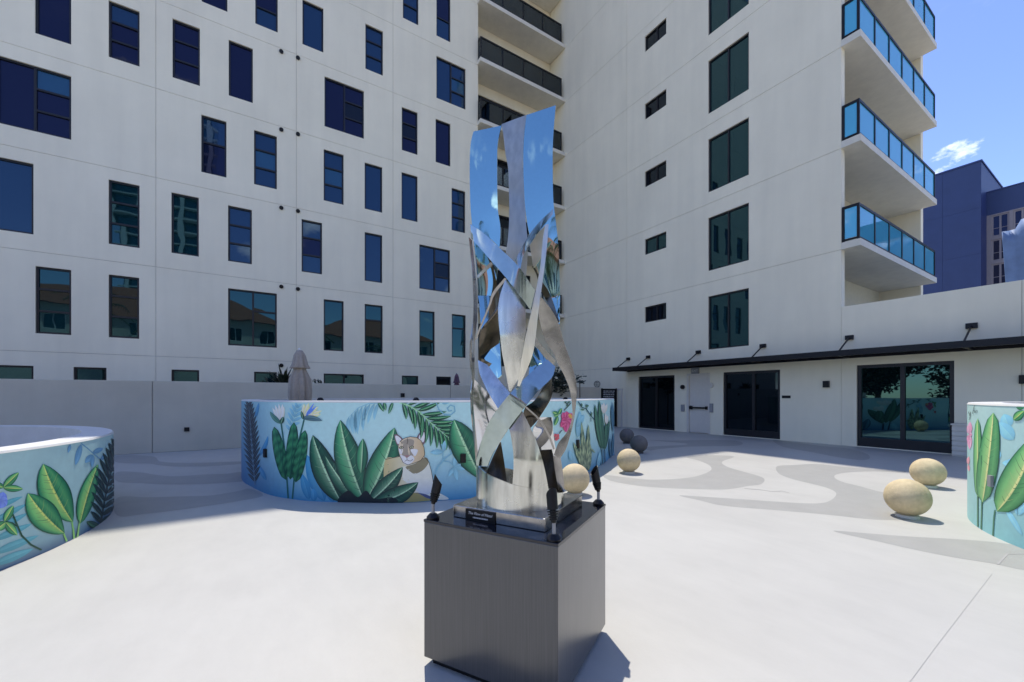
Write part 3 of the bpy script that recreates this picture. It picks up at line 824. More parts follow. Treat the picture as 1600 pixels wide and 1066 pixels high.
# ================================================================== CURVED MURAL WALLS
class Ring:
    """closed curved wall: outer outline (plan), height, thickness; painted on the outside"""
    def __init__(self, pts, top, thick, n=10):
        P = np.array(smooth_closed(pts, n))
        # even spacing
        Q = np.vstack([P, P[:1]]); seg = np.linalg.norm(np.diff(Q, axis=0), axis=1); s = np.concatenate([[0], np.cumsum(seg)])
        N = int(s[-1] / 0.09); t = np.linspace(0, s[-1], N, endpoint=False)
        self.P = np.stack([np.interp(t, s, Q[:, 0]), np.interp(t, s, Q[:, 1])], 1)
        self.top = top
        T = np.roll(self.P, -1, 0) - np.roll(self.P, 1, 0); T /= np.linalg.norm(T, axis=1)[:, None]
        self.Nn = np.stack([T[:, 1], -T[:, 0]], 1)
        c = self.P.mean(0)
        if ((self.P - c) * self.Nn).sum() < 0: self.Nn = -self.Nn
        self.thick = thick
        self.A, self.B = self.P, np.roll(self.P, -1, 0)
    def hit(self, px, py):
        d = ray(px, py); d2 = np.array([d.x, d.y])
        E = self.B - self.A
        den = d2[0] * E[:, 1] - d2[1] * E[:, 0]
        den[abs(den) < 1e-9] = 1e-9
        t = (self.A[:, 0] * E[:, 1] - self.A[:, 1] * E[:, 0]) / den
        u = (self.A[:, 0] * d2[1] - self.A[:, 1] * d2[0]) / den
        ok = (u >= -1e-6) & (u <= 1 + 1e-6) & (t > 0.1)
        if not ok.any():
            # beyond the outline: slide to the nearest tangent point
            ang = abs((self.A[:, 0] * d2[1] - self.A[:, 1] * d2[0]) / np.linalg.norm(self.A, axis=1))
            i = int(np.argmin(ang)); p = self.A[i]; nn = self.Nn[i]; tt = float(p @ d2 / (d2 @ d2))
        else:
            k = np.where(ok)[0]; i = k[np.argmin(t[k])]; tt = float(t[i]); w = float(u[i])
            p = self.A[i] + E[i] * w; nn = self.Nn[i] * (1 - w) + self.Nn[(i + 1) % len(self.P)] * w
        z = min(max(EYE + d.z * tt, 0.004), self.top - 0.006)
        return p, nn, z
    def place(self, px, py, off):
        p, nn, z = self.hit(px, py)
        return (float(p[0] + nn[0] * off), float(p[1] + nn[1] * off), float(z))
    def wall(self, label, colour_at):
        N = len(self.P); inner = self.P - self.Nn * self.thick
        mb = MB(); rows = 9
        vs, cs, fs = [], [], []
        for r in range(rows):
            z = self.top * r / (rows - 1)
            for i in range(N):
                vs.append((*self.P[i], z)); cs.append(colour_at(self.P[i], r / (rows - 1)))
        for r in range(rows - 1):
            for i in range(N):
                j = (i + 1) % N; fs.append((r * N + i, r * N + j, (r + 1) * N + j, (r + 1) * N + i))
        mb.add(vs, fs, cs)
        root = mb.build('mural_wall', MURAL, None, smooth=True, colour=True)
        tag(root, label, 'wall', 'curved mural walls on the terrace')
        mb = MB(); z0, z1 = self.top, self.top + 0.022
        o, q = self.P + self.Nn * 0.004, inner
        vs = [(*p, z0 + 0.001) for p in o] + [(*p, z1) for p in o - self.Nn * 0.012] + [(*p, z1) for p in q] + [(*p, 0) for p in q]
        fs = []
        for k in range(3):
            for i in range(N): j = (i + 1) % N; fs.append((k * N + i, k * N + j, (k + 1) * N + j, (k + 1) * N + i))
        mb.add(vs, fs); kid(mb, 'coping', WHITE_TOP, root)
        self.root = root; self.layer = 0
        return root
    def off(self):
        self.layer += 1
        return 0.0012 + 0.00022 * self.layer

RING = None
TR = lambda x, y: (x, y)
def decal(mb, name):
    return kid_c(mb, name, RING.root)
def kid_c(mb, name, parent):
    o = mb.build(name, MURAL, None, colour=True); o.parent = parent; o.matrix_parent_inverse = Matrix.Identity(4); return o
def mixc(a, b, t): return tuple(x + (y - x) * t for x, y in zip(a, b))

def bez(b, c, t, n):
    return [((1 - u) ** 2 * b[0] + 2 * u * (1 - u) * c[0] + u * u * t[0], (1 - u) ** 2 * b[1] + 2 * u * (1 - u) * c[1] + u * u * t[1]) for u in np.linspace(0, 1, n)]

def leaf_mesh(mb, base, tip, w, edge, dark, light, rib, bend=0.0, n=14, off=0.004, peak=0.45, stripes=None, tipround=0.75):
    """painted leaf: outline, two halves in different tones, pale midrib"""
    bx, by = base; tx, ty = tip
    dx, dy = tx - bx, ty - by; L = math.hypot(dx, dy) or 1
    nx, ny = -dy / L, dx / L
    ctrl = ((bx + tx) / 2 + nx * bend, (by + ty) / 2 + ny * bend)
    mid = bez(base, ctrl, tip, n)
    cols = [-1, -0.86, -0.5, -0.10, -0.045, 0.045, 0.10, 0.5, 0.86, 1]
    ct = [edge, dark, light, mixc(light, rib, 0.3), rib, rib, mixc(dark, edge, .2), mixc(dark, light, 0.35), mixc(dark, edge, .3), edge]
    vs, cs, fs = [], [], []
    for i, (x, y) in enumerate(mid):
        t = i / (n - 1)
        a = mid[min(i + 1, n - 1)]; b = mid[max(i - 1, 0)]
        ex, ey = a[0] - b[0], a[1] - b[1]; e = math.hypot(ex, ey) or 1
        qx, qy = -ey / e, ex / e
        pw = math.log(0.5) / math.log(peak)
        ww = w * max(0.0, math.sin(math.pi * min(1, t ** pw))) ** tipround + 0.02 * w
        for c_, col in zip(cols, ct):
            vs.append(RING.place(*TR(x + qx * ww * c_, y + qy * ww * c_), off))
            k = 0.82 + 0.36 * t
            if stripes and abs(c_) > 0.08 and abs(c_) < 0.9:
                s_ = math.sin((t * stripes - abs(c_) * 0.5) * 2 * math.pi)
                col = mixc(col, light, 0.75) if s_ > 0.2 else mixc(col, edge, 0.55)
            cs.append(tuple(min(1, v * k) for v in col))
    m = len(cols)
    for i in range(n - 1):
        for j in range(m - 1): fs.append((i * m + j, i * m + j + 1, (i + 1) * m + j + 1, (i + 1) * m + j))
    mb.add(vs, fs, cs)

VR = random.Random(5)
def leaf(base, tip, w, pal, **k):
    mb = MB(); o_ = RING.off(); leaf_mesh(mb, base, tip, w, *pal, off=o_, **k)
    if w > 44 and not k.get('stripes') and pal not in (GHOST, GHOST2):
        dx, dy = tip[0] - base[0], tip[1] - base[1]; L = math.hypot(dx, dy); ex, ey = dx / L, dy / L; nx, ny = -ey, ex
        bd = k.get('bend', 0.0)
        for q in range(9):
            for sd in (-1, 1):
                t = 0.16 + 0.68 * (q + VR.uniform(-0.3, 0.3)) / 8; ww = w * math.sin(math.pi * t) * VR.uniform(0.55, 0.82)
                cx, cy = base[0] + dx * t + nx * bd * 2 * t * (1 - t), base[1] + dy * t + ny * bd * 2 * t * (1 - t)
                c_ = mixc(pal[1], pal[3], VR.uniform(0.15, 0.5)) if VR.random() < 0.6 else mixc(pal[1], pal[0], 0.7)
                stroke_mesh(mb, [(cx, cy), (cx + nx * sd * ww * 0.5 + ex * ww * 0.30, cy + ny * sd * ww * 0.5 + ey * ww * 0.30), (cx + nx * sd * ww + ex * ww * 0.75, cy + ny * sd * ww + ey * ww * 0.75)], w * 0.035, c_, o_ + 0.0001, w * 0.012)
    return decal(mb, 'painted_leaf')

def stroke_mesh(mb, pts, w, col, off, w2=None):
    vs, cs, fs = [], [], []
    P = []
    for i in range(len(pts) - 1):
        d = math.hypot(pts[i + 1][0] - pts[i][0], pts[i + 1][1] - pts[i][1]); n = max(1, int(d / 25))
        for k in range(n): P.append((pts[i][0] + (pts[i + 1][0] - pts[i][0]) * k / n, pts[i][1] + (pts[i + 1][1] - pts[i][1]) * k / n))
    P.append(pts[-1])
    for i, p in enumerate(P):
        a, b = P[min(i + 1, len(P) - 1)], P[max(i - 1, 0)]
        ex, ey = a[0] - b[0], a[1] - b[1]; e = math.hypot(ex, ey) or 1
        ww = (w + ((w2 if w2 is not None else w) - w) * i / (len(P) - 1)) / 2
        for s in (-1, 1):
            vs.append(RING.place(*TR(p[0] - s * ey / e * ww, p[1] + s * ex / e * ww), off)); cs.append(col)
        if i: fs.append((2 * i - 2, 2 * i, 2 * i + 1, 2 * i - 1))
    mb.add(vs, fs, cs)
def stroke(pts, w, col, name='painted_stem', w2=None):
    mb = MB(); stroke_mesh(mb, pts, w, col, RING.off(), w2); return decal(mb, name)

def fill_mesh(mb, poly, colf, off, maxlen=34):
    poly = list(poly)
    tri = tessellate_polygon([[Vector((p[0], p[1], 0)) for p in poly]])
    T = [tuple(poly[i] for i in t) for t in tri]
    out = []
    while T:
        t = T.pop()
        e = [math.hypot(t[i][0] - t[(i + 1) % 3][0], t[i][1] - t[(i + 1) % 3][1]) for i in range(3)]
        k = int(np.argmax(e))
        if e[k] > maxlen and len(out) + len(T) < 4000:
            a, b, c = t[k], t[(k + 1) % 3], t[(k + 2) % 3]; m_ = ((a[0] + b[0]) / 2, (a[1] + b[1]) / 2)
            T += [(a, m_, c), (m_, b, c)]
        else: out.append(t)
    idx, vs, cs, fs = {}, [], [], []
    for t in out:
        f = []
        for p in t:
            key = (round(p[0], 2), round(p[1], 2))
            if key not in idx:
                idx[key] = len(vs); vs.append(RING.place(*TR(*p), off)); cs.append(colf(*p) if callable(colf) else colf)
            f.append(idx[key])
        fs.append(tuple(f))
    mb.add(vs, fs, cs)
def fill(poly, colf, name='painted_shape', smooth=True):
    mb = MB(); fill_mesh(mb, smooth_closed(poly, 4) if smooth else poly, colf, RING.off()); return decal(mb, name)

def frond(rachis, ln, w, col, col2, n=12, sides=(1, -1), ang=55, taper=True, rib=None, name='painted_frond'):
    """painted palm frond: one rachis, separate slim leaflets"""
    mb = MB(); off = RING.off()
    P = np.array(rachis, float); seg = np.linalg.norm(np.diff(P, axis=0), axis=1); s = np.concatenate([[0], np.cumsum(seg)])
    for i in range(n):
        u = (i + 0.6) / n * s[-1]
        x, y = np.interp(u, s, P[:, 0]), np.interp(u, s, P[:, 1])
        x2, y2 = np.interp(u + 5, s, P[:, 0]), np.interp(u + 5, s, P[:, 1]); x1, y1 = np.interp(u - 5, s, P[:, 0]), np.interp(u - 5, s, P[:, 1])
        a = math.atan2(y2 - y1, x2 - x1)
        q = i / (n - 1)
        k = (0.55 + 0.9 * math.sin(math.pi * (0.15 + 0.75 * q))) * 0.75 if taper else 1
        for sd in sides:
            b = a + sd * R(ang * (1 - 0.35 * q))
            leaf_mesh(mb, (x, y), (x + math.cos(b) * ln * k, y + math.sin(b) * ln * k), w, col, col, col2, col2 if rib is None else rib, bend=-sd * ln * 0.10, n=7, off=off)
    stroke_mesh(mb, rachis, w * 0.7, col2 if rib is None else rib, off + 0.00007, w * 0.25)
    return decal(mb, name)

KP = 1.4
def C(r, g, b, k=None): return srgb(r, g, b, KP if k is None else k)
GREEN = (C(10, 40, 36), C(24, 84, 66), C(58, 140, 96), C(168, 206, 160))
DGREEN = (C(6, 26, 30), C(14, 62, 54), C(40, 100, 76), C(170, 205, 165))
LIME = (C(14, 54, 40), C(40, 120, 82), C(110, 178, 104), C(196, 206, 110))
BRT = (C(20, 70, 50), C(74, 140, 90), C(120, 180, 112), C(214, 224, 140))
GHOST = tuple(C(*c, 1.45) for c in ((124, 174, 188), (120, 172, 186), (130, 180, 194), (138, 186, 198)))
GHOST2 = tuple(C(*c, 1.15) for c in ((64, 142, 186), (60, 138, 184), (76, 152, 192), (88, 162, 198)))
NAVYL = (C(10, 22, 36), C(10, 24, 38), C(24, 44, 60), C(60, 90, 110))

# ---- centre wall
c2 = [(-5.176, 7.906), (-4.75, 7.25), (-4.289, 6.768), (-3.687, 6.231), (-3.22, 5.968), (-2.79, 5.824), (-2.2, 5.765), (-1.589, 5.741), (-1.082, 5.85), (-0.5, 6.05), (0.15, 6.45), (0.75, 7.0), (1.2, 7.6), (1.544, 8.14), (2.057, 9.186), (2.366, 9.94), (2.62, 10.6), (2.5, 11.6), (1.6, 12.5), (0.0, 13.0), (-2.0, 12.9), (-3.8, 12.1), (-5.0, 10.7), (-5.38, 9.3), (-5.36, 8.5)]
RING = ring2 = Ring([tuple(cw(*p))[:2] for p in c2], 1.40, 0.28)
fwd = np.array([SN, CS]); rgt = np.array([CS, -SN])
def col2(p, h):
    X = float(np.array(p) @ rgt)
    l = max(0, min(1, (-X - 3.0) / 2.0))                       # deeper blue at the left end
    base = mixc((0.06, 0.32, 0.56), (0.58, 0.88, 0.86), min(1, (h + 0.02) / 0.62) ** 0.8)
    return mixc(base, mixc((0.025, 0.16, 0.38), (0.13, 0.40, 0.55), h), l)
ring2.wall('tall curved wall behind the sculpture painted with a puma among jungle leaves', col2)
S2 = 3.8095
TR = lambda x, y: (360 + x / S2, 530 + y / S2)
for b, t, w in (((560, 965), (455, 690), 48), ((500, 965), (492, 890), 22), ((612, 968), (578, 815), 34), ((470, 955), (425, 800), 26)): leaf(b, t, w, GHOST2)
leaf((215, 840), (160, 740), 14, GHOST2); leaf((165, 700), (225, 575), 12, GHOST2, bend=20); leaf((150, 470), (170, 380), 10, GHOST2)
frond([(900, 378), (820, 385), (760, 410), (700, 470)], 150, 11, C(124, 174, 188, 1.45), C(132, 182, 194, 1.45), n=9, sides=(-1,), ang=70)
frond([(350, 560), (380, 470), (400, 400)], 60, 9, C(120, 174, 190, 1.4), C(126, 180, 196, 1.4), n=6)
frond([(148, 868), (138, 760), (126, 600), (112, 400)], 92, 8, C(12, 24, 36), C(18, 34, 48), n=15, ang=36, rib=C(90, 120, 140))
stroke([(345, 948), (335, 800), (322, 640), (303, 500)], 9, C(40, 96, 92)); stroke([(370, 950), (385, 780), (400, 640), (440, 478)], 9, C(40, 96, 92))
for b, t, w in (((332, 838), (262, 522), 36), ((358, 835), (380, 495), 36), ((390, 852), (446, 542), 36)):
    leaf(b, t, w, (C(10, 48, 44), C(16, 74, 58), C(56, 132, 88), C(30, 90, 70)), stripes=7, tipround=0.45)
def flower(base, tips, w, pal): 
    mb = MB(); o_ = RING.off()
    for t in tips: leaf_mesh(mb, base, t, w, *pal, n=7, off=o_); o_ += 0.00005
    RING.layer += 1
    return decal(mb, 'painted_flower')
PET = (C(226, 196, 150), C(244, 226, 200), C(250, 246, 238), C(255, 240, 200))
flower((304, 500), [(252, 408), (268, 392), (290, 384), (312, 386), (322, 400)], 11, PET)
flower((436, 468), [(440, 384), (468, 378), (500, 388), (526, 402), (546, 425), (540, 446)], 13, (C(236, 200, 96), C(250, 222, 150), C(252, 240, 214), C(255, 226, 120)))
flower((450, 460), [(500, 382), (512, 400)], 7, (C(90, 130, 210),) * 4)
leaf((305, 502), (238, 432), 14, (C(30, 66, 70), C(70, 120, 110), C(90, 140, 120), C(60, 100, 90)), bend=-12); leaf((302, 505), (318, 462), 12, DGREEN)
leaf((428, 470), (548, 486), 16, (C(36, 64, 76), C(70, 104, 116), C(96, 130, 134), C(60, 90, 100)), bend=-14); leaf((436, 478), (424, 428), 9, DGREEN)
for b, t, w, bd, pal in (((660, 968), (492, 572), 74, -30, DGREEN), ((775, 972), (568, 698), 52, -26, DGREEN), ((800, 968), (656, 482), 84, -40, GREEN),
                         ((778, 800), (790, 592), 36, 0, GREEN), ((808, 966), (978, 528), 88, 36, GREEN)):
    leaf(b, t, w, pal, bend=bd)
# puma behind the front leaves
T3 = lambda x, y: (560 + x / 5.33, 600 + y / 5.33)
T2 = TR
TR = T3
TAN, CRM, GRY, DRK = C(178, 150, 92), C(228, 220, 196), C(118, 110, 100), C(40, 34, 34)
def pum(poly, colf, s=True, name='painted_puma'): return fill(poly, colf, name, s)
body = [(226, 628), (300, 612), (345, 604), (420, 640), (500, 640), (548, 606), (586, 650), (606, 720), (620, 800), (626, 885), (690, 915), (752, 958), (640, 966), (500, 975), (330, 988), (225, 970), (212, 780)]
mb = MB()
o_ = RING.off()
fill_mesh(mb, smooth_closed(body, 4), lambda x, y: mixc(C(188, 172, 124), C(222, 214, 194), max(0, min(1, (x - 230) / 300))), o_)
fill_mesh(mb, smooth_closed([(352, 700), (410, 690), (470, 742), (540, 720), (600, 705), (618, 800), (620, 880), (560, 925), (470, 880), (390, 810), (340, 780)], 4), lambda x, y: mixc(CRM, C(170, 180, 200), max(0, min(1, (y - 780) / 200))), o_ + 0.000288)
fill_mesh(mb, smooth_closed([(395, 690), (470, 664), (555, 612), (584, 652), (540, 715), (470, 748), (420, 720)], 4), C(132, 124, 98), o_ + 0.000504)
fill_mesh(mb, smooth_closed([(470, 905), (560, 918), (640, 960), (620, 968), (540, 940)], 4), C(72, 84, 120), o_ + 0.000576)
fill_mesh(mb, smooth_closed([(330, 985), (420, 930), (480, 905), (560, 945), (600, 970)], 4), C(150, 140, 90), o_ + 0.000720)
RING.layer += 3
ohead = RING.off() + 0.0003
for ear, inn in (([(300, 424), (332, 424), (372, 462), (348, 484), (334, 516), (312, 486)], [(308, 434), (330, 434), (358, 464), (334, 500), (318, 480)]),
                 ([(486, 452), (508, 410), (545, 386), (563, 420), (560, 470), (540, 506), (518, 474)], [(502, 452), (516, 418), (543, 400), (553, 424), (548, 470), (534, 486)])):
    fill_mesh(mb, smooth_closed(ear, 4), C(108, 88, 96), ohead); fill_mesh(mb, smooth_closed(inn, 4), C(226, 218, 232), ohead + 0.000216)
head = [(345, 482), (384, 452), (432, 440), (484, 446), (522, 472), (546, 530), (552, 592), (520, 636), (462, 660), (410, 673), (372, 652), (350, 604), (335, 540)]
fill_mesh(mb, smooth_closed(head, 4), lambda x, y: mixc(C(206, 190, 164), C(190, 166, 128), max(0, min(1, (x - 400) / 140))), ohead + 0.000432)
fill_mesh(mb, smooth_closed([(362, 484), (410, 458), (462, 470), (458, 520), (462, 570), (444, 610), (402, 600), (372, 602), (358, 560)], 4), C(150, 140, 126), ohead + 0.000648)
fill_mesh(mb, smooth_closed([(349, 592), (384, 602), (404, 618), (440, 594), (466, 622), (444, 656), (404, 672), (374, 652)], 4), C(236, 232, 232), ohead + 0.000864)
fill_mesh(mb, smooth_closed([(338, 532), (368, 540), (362, 584), (344, 576)], 4), C(228, 226, 230), ohead + 0.000864)
fill_mesh(mb, smooth_closed([(436, 545), (494, 548), (474, 600), (452, 582)], 4), C(226, 222, 220), ohead + 0.000936)
fill_mesh(mb, smooth_closed([(384, 594), (426, 594), (412, 610), (398, 610)], 4), C(150, 116, 116), ohead + 0.001080)
for ex, ey in ((358, 530), (443, 526)):
    fill_mesh(mb, smooth_closed([(ex - 20, ey + 4), (ex, ey - 12), (ex + 20, ey - 4), (ex + 2, ey + 12)], 4), DRK, ohead + 0.001080)
    fill_mesh(mb, smooth_closed([(ex - 12, ey + 2), (ex, ey - 7), (ex + 13, ey - 2), (ex + 1, ey + 8)], 4), C(196, 196, 160), ohead + 0.001296)
    fill_mesh(mb, smooth_closed([(ex - 4, ey), (ex, ey - 5), (ex + 5, ey), (ex, ey + 6)], 4), C(20, 20, 20), ohead + 0.001512)
for ln in ([(405, 612), (405, 632), (385, 645)], [(405, 632), (432, 642), (455, 628)], [(405, 445), (412, 480), (405, 500)], [(345, 482), (384, 452), (432, 440), (484, 446), (522, 472), (546, 530), (552, 592)], [(552, 592), (520, 636), (462, 660), (410, 673), (372, 652), (350, 604)], [(548, 606), (586, 650), (606, 720), (620, 800), (626, 885)], [(226, 628), (300, 612), (345, 604)], [(350, 470), (368, 500)]):
    stroke_mesh(mb, ln, 4.0, DRK, ohead + 0.001584)
RING.layer += 5
decal(mb, 'painted_puma')
TR = T2
leaf((826, 968), (1026, 762), 52, DGREEN, bend=22); leaf((850, 972), (1118, 852), 54, DGREEN, bend=44)
fill([(640, 972), (700, 900), (760, 940), (810, 900), (860, 950), (960, 940), (1000, 965), (960, 974), (800, 976)], C(6, 26, 34))
for b, t, w in (((800, 968), (656, 482), 0), ): pass
frond([(1005, 376), (1060, 395), (1120, 430), (1200, 505), (1300, 588)], 138, 13, C(12, 52, 46), C(44, 128, 84), n=11, ang=58, rib=C(150, 200, 150))
for b, t in (((880, 374), (915, 432)), ((915, 374), (925, 425)), ((968, 374), (942, 445))): leaf(b, t, 10, GREEN)
stroke([(1225, 378), (1240, 420), (1275, 450), (1310, 452), (1336, 430), (1332, 400), (1308, 394), (1290, 412), (1300, 430), (1318, 424)], 7, C(122, 172, 186, 1.4), 'painted_tendril')
leaf((1260, 385), (1310, 372), 9, GHOST)
TR = T3
stroke([(632, 760), (660, 690), (720, 620), (840, 530)], 12, C(122, 172, 186, 1.4), 'painted_tendril'); stroke([(700, 640), (706, 560), (690, 500)], 8, C(122, 172, 186, 1.4), 'painted_tendril'); stroke([(700, 640), (760, 650), (800, 690)], 8, C(122, 172, 186, 1.4), 'painted_tendril')
for b, t, w in (((706, 566), (600, 572), 20), ((706, 566), (720, 470), 18), ((770, 575), (785, 490), 12), ((800, 690), (750, 770), 16), ((800, 690), (822, 800), 20), ((800, 690), (885, 712), 18), ((800, 690), (802, 610), 18), ((800, 690), (870, 660), 12)): leaf(b, t, w, GHOST)
leaf((1030, 800), (796, 298), 120, GREEN, bend=-20, peak=0.55)
# boxes set in the wall
for x, y, w_, h_ in ((416, 708, 0.06, 0.13), (723, 716, 0.08, 0.13), (901.5, 694, 0.08, 0.16)):
    p, nn, z = ring2.hit(x, y); m = MB(); c = Vector((p[0], p[1], z)); nv = Vector((nn[0], nn[1], 0)); tv = Vector((-nn[1], nn[0], 0))
    m.obox(c, tv * w_ / 2, nv * 0.035, Vector((0, 0, h_ / 2))); kid(m, 'outlet_box', BLACK, ring2.root)
# right side of the centre wall
S7 = 4.845
TR = lambda x, y: (850 + x / S7, 560 + y / S7)
for b, t, w in (((250, 600), (270, 400), 22), ((240, 520), (300, 430), 22), ((210, 780), (190, 700), 20), ((400, 860), (420, 700), 14), ((440, 840), (430, 690), 10)): leaf(b, t, w, GHOST)
stroke([(150, 330), (165, 345), (190, 330)], 5, DGREEN[0]); stroke([(145, 395), (180, 360), (200, 335)], 6, DGREEN[0])
for b, t in (((165, 335), (150, 322)), ((170, 340), (195, 326)), ((175, 345), (168, 365))): leaf(b, t, 6, DGREEN)
for b, t, w in (((105, 425), (60, 405), 16), ((105, 425), (130, 378), 12), ((105, 425), (70, 440), 12), ((100, 440), (75, 510), 14)): leaf(b, t, w, LIME)
PINK = (C(150, 40, 84), C(196, 66, 112), C(222, 108, 146), C(160, 40, 90))
flower((165, 470), [(135, 410), (165, 400), (205, 415), (212, 455), (200, 500), (160, 560), (120, 520), (125, 470)], 26, PINK)
flower((180, 440), [(205, 430), (210, 450), (195, 420)], 10, (C(230, 140, 50), C(240, 160, 70), C(250, 190, 110), C(230, 140, 50)))
flower((88, 600), [(75, 570), (105, 572), (110, 605), (85, 625)], 13, (C(150, 40, 50), C(210, 80, 90), C(224, 110, 110), C(150, 40, 60)))
stroke([(110, 570), (118, 555), (130, 545)], 6, DGREEN[0])
stroke([(252, 328), (280, 370), (315, 385), (345, 430), (380, 470)], 7, C(40, 76, 84)); stroke([(318, 385), (320, 350)], 6, C(60, 100, 104)); stroke([(350, 450), (348, 480)], 4, C(40, 76, 84))
for b, t in (((318, 370), (310, 350)), ((318, 370), (330, 352)), ((300, 390), (270, 388)), ((350, 440), (355, 405)), ((275, 340), (282, 365))): leaf(b, t, 6, DGREEN)
SPK = (C(36, 70, 64), C(60, 100, 84), C(170, 184, 140), C(80, 110, 90))
for b, t, w in (((300, 850), (215, 635), 17), ((310, 850), (276, 480), 17), ((325, 850), (330, 500), 16), ((330, 850), (345, 650), 15), ((300, 850), (256, 625), 12)): leaf(b, t, w, SPK, stripes=9)
leaf((340, 680), (380, 715), 8, SPK)
for b, t, w in (((430, 690), (378, 348), 18), ((445, 690), (412, 320), 20), ((455, 690), (490, 468), 15), ((470, 640), (466, 480), 14)): leaf(b, t, w, (C(24, 54, 50), C(48, 92, 78), C(76, 124, 96), C(60, 100, 84)), bend=-6)
flower((446, 420), [(428, 345), (445, 335), (470, 345)], 12, PET); flower((464, 500), [(458, 415), (475, 430)], 10, PET)
stroke([(430, 690), (436, 800)], 6, C(44, 70, 90)); stroke([(452, 690), (455, 790)], 6, C(44, 70, 90))
for b, t, w in (((500, 760), (490, 600), 9), ((512, 740), (520, 560), 8), ((515, 560), (505, 350), 9), ((522, 520), (512, 330), 7)): leaf(b, t, w, (C(40, 70, 90), C(60, 100, 120), C(90, 140, 160), C(60, 100, 120)))

# ---- left wall
cc = [(-8.0 + 3.66 * math.cos(t), 3.0 + 3.66 * math.sin(t)) for t in np.linspace(0, 2 * math.pi, 25)[:-1]]
RING = ring1 = Ring([tuple(cw(*p))[:2] for p in cc], 1.0, 0.30, 6)
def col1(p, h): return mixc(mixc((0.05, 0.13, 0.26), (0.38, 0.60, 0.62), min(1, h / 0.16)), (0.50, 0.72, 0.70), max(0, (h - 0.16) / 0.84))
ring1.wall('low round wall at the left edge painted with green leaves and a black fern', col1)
S1 = 4.844
TR = lambda x, y: (x / S1, 680 + y / S1)
G1 = (C(84, 150, 160), C(80, 146, 158), C(92, 158, 168), C(98, 164, 172))
for b, t, w in (((-60, 560), (170, 465), 20), ((-60, 660), (205, 520), 22), ((-60, 730), (210, 590), 24), ((-60, 800), (240, 670), 26), ((-60, 900), (290, 760), 30), ((-60, 985), (250, 860), 30)): leaf(b, t, w, G1)
BLU = (C(96, 140, 170), C(92, 136, 168), C(104, 148, 178), C(110, 156, 182))
stroke([(612, 62), (660, 100), (700, 135), (760, 185)], 8, C(96, 140, 170))
for b, t, w in (((612, 70), (568, 228), 22), ((530, 70), (512, 135), 12), ((700, 135), (778, 100), 18), ((700, 150), (640, 210), 22), ((700, 150), (692, 245), 16), ((760, 190), (800, 145), 12)): leaf(b, t, w, BLU)
flower((10, 500), [(-40, 470), (20, 430), (50, 480), (40, 540), (0, 555)], 34, (C(96, 110, 196), C(110, 130, 214), C(122, 146, 226), C(120, 140, 220)))
for b, t, w in (((22, 395), (138, 284), 30), ((22, 400), (170, 408), 26), ((22, 395), (-40, 370), 22)): leaf(b, t, w, LIME)
stroke([(92, 600), (120, 670), (160, 760), (230, 830), (310, 870)], 14, C(20, 70, 52)); stroke([(40, 655), (90, 665), (120, 690)], 10, C(20, 70, 52))
for b, t, w in (((28, 655), (96, 535), 30), ((36, 660), (124, 758), 34), ((36, 660), (-40, 720), 34)): leaf(b, t, w, LIME)
stroke([(500, 805), (470, 730), (440, 690)], 15, C(130, 186, 100), w2=8); stroke([(556, 792), (550, 720), (535, 640)], 15, C(130, 186, 100), w2=8); stroke([(580, 780), (590, 700), (600, 640)], 15, C(140, 190, 110), w2=8)
leaf((545, 660), (322, 220), 118, LIME, bend=-46, peak=0.52); leaf((482, 745), (206, 442), 108, LIME, bend=-44, peak=0.52); leaf((598, 672), (736, 222), 62, LIME, bend=-22)
frond([(752, 700), (775, 560), (810, 380), (850, 230), (880, 100)], 165, 17, C(12, 28, 30), C(30, 60, 52), n=11, ang=50, rib=C(16, 40, 38))
leaf((752, 705), (650, 655), 26, (C(10, 26, 26), C(30, 60, 52), C(70, 110, 80), C(50, 80, 60)))

# ---- right wall
cc = [(7.356 + 2.465 * math.cos(t), 3.328 + 2.465 * math.sin(t)) for t in np.linspace(0, 2 * math.pi, 25)[:-1]]
RING = ring3 = Ring([tuple(cw(*p))[:2] for p in cc], 1.39, 0.28, 6)
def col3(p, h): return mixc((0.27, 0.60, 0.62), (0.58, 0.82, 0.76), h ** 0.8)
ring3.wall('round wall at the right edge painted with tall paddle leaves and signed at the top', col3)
S3 = 3.807
TR = lambda x, y: (1490 + x / S3, 600 + y / S3)
G3 = tuple(C(*c, 1.55) for c in ((128, 184, 202), (124, 182, 200), (134, 190, 206), (140, 194, 208)))
for b, t, w in (((330, 260), (300, 180), 40), ((360, 330), (270, 230), 40), ((420, 480), (290, 470), 30), ((420, 640), (370, 560), 30), ((410, 900), (300, 720), 16), ((390, 780), (430, 700), 20), ((380, 780), (345, 660), 10), ((250, 450), (270, 390), 26)): leaf(b, t, w, G3)
flower((97, 300), [(88, 245), (100, 225), (112, 300), (98, 390), (90, 350)], 14, (C(214, 110, 150), C(232, 150, 176), C(240, 180, 198), C(214, 100, 140)))
flower((90, 480), [(84, 440), (92, 430), (94, 520)], 7, (C(224, 150, 160),) * 4)
for x0, y0, x1 in ((146, 850, 146), (172, 870, 166), (250, 905, 236)): stroke([(x0, 660 if x0 < 200 else 750), ((x0 + x1) / 2, (680 + y0) / 2), (x1, y0)], 8, C(60, 110, 84))
leaf((148, 674), (146, 206), 26, BRT, tipround=0.4); leaf((175, 705), (240, 172), 62, BRT, bend=10, tipround=0.45)
leaf((262, 758), (470, 330), 105, BRT, bend=66, tipround=0.6)
leaf((360, 215), (425, 160), 26, LIME); leaf((375, 135), (430, 130), 22, LIME)
sig = MB(); so = RING.off()
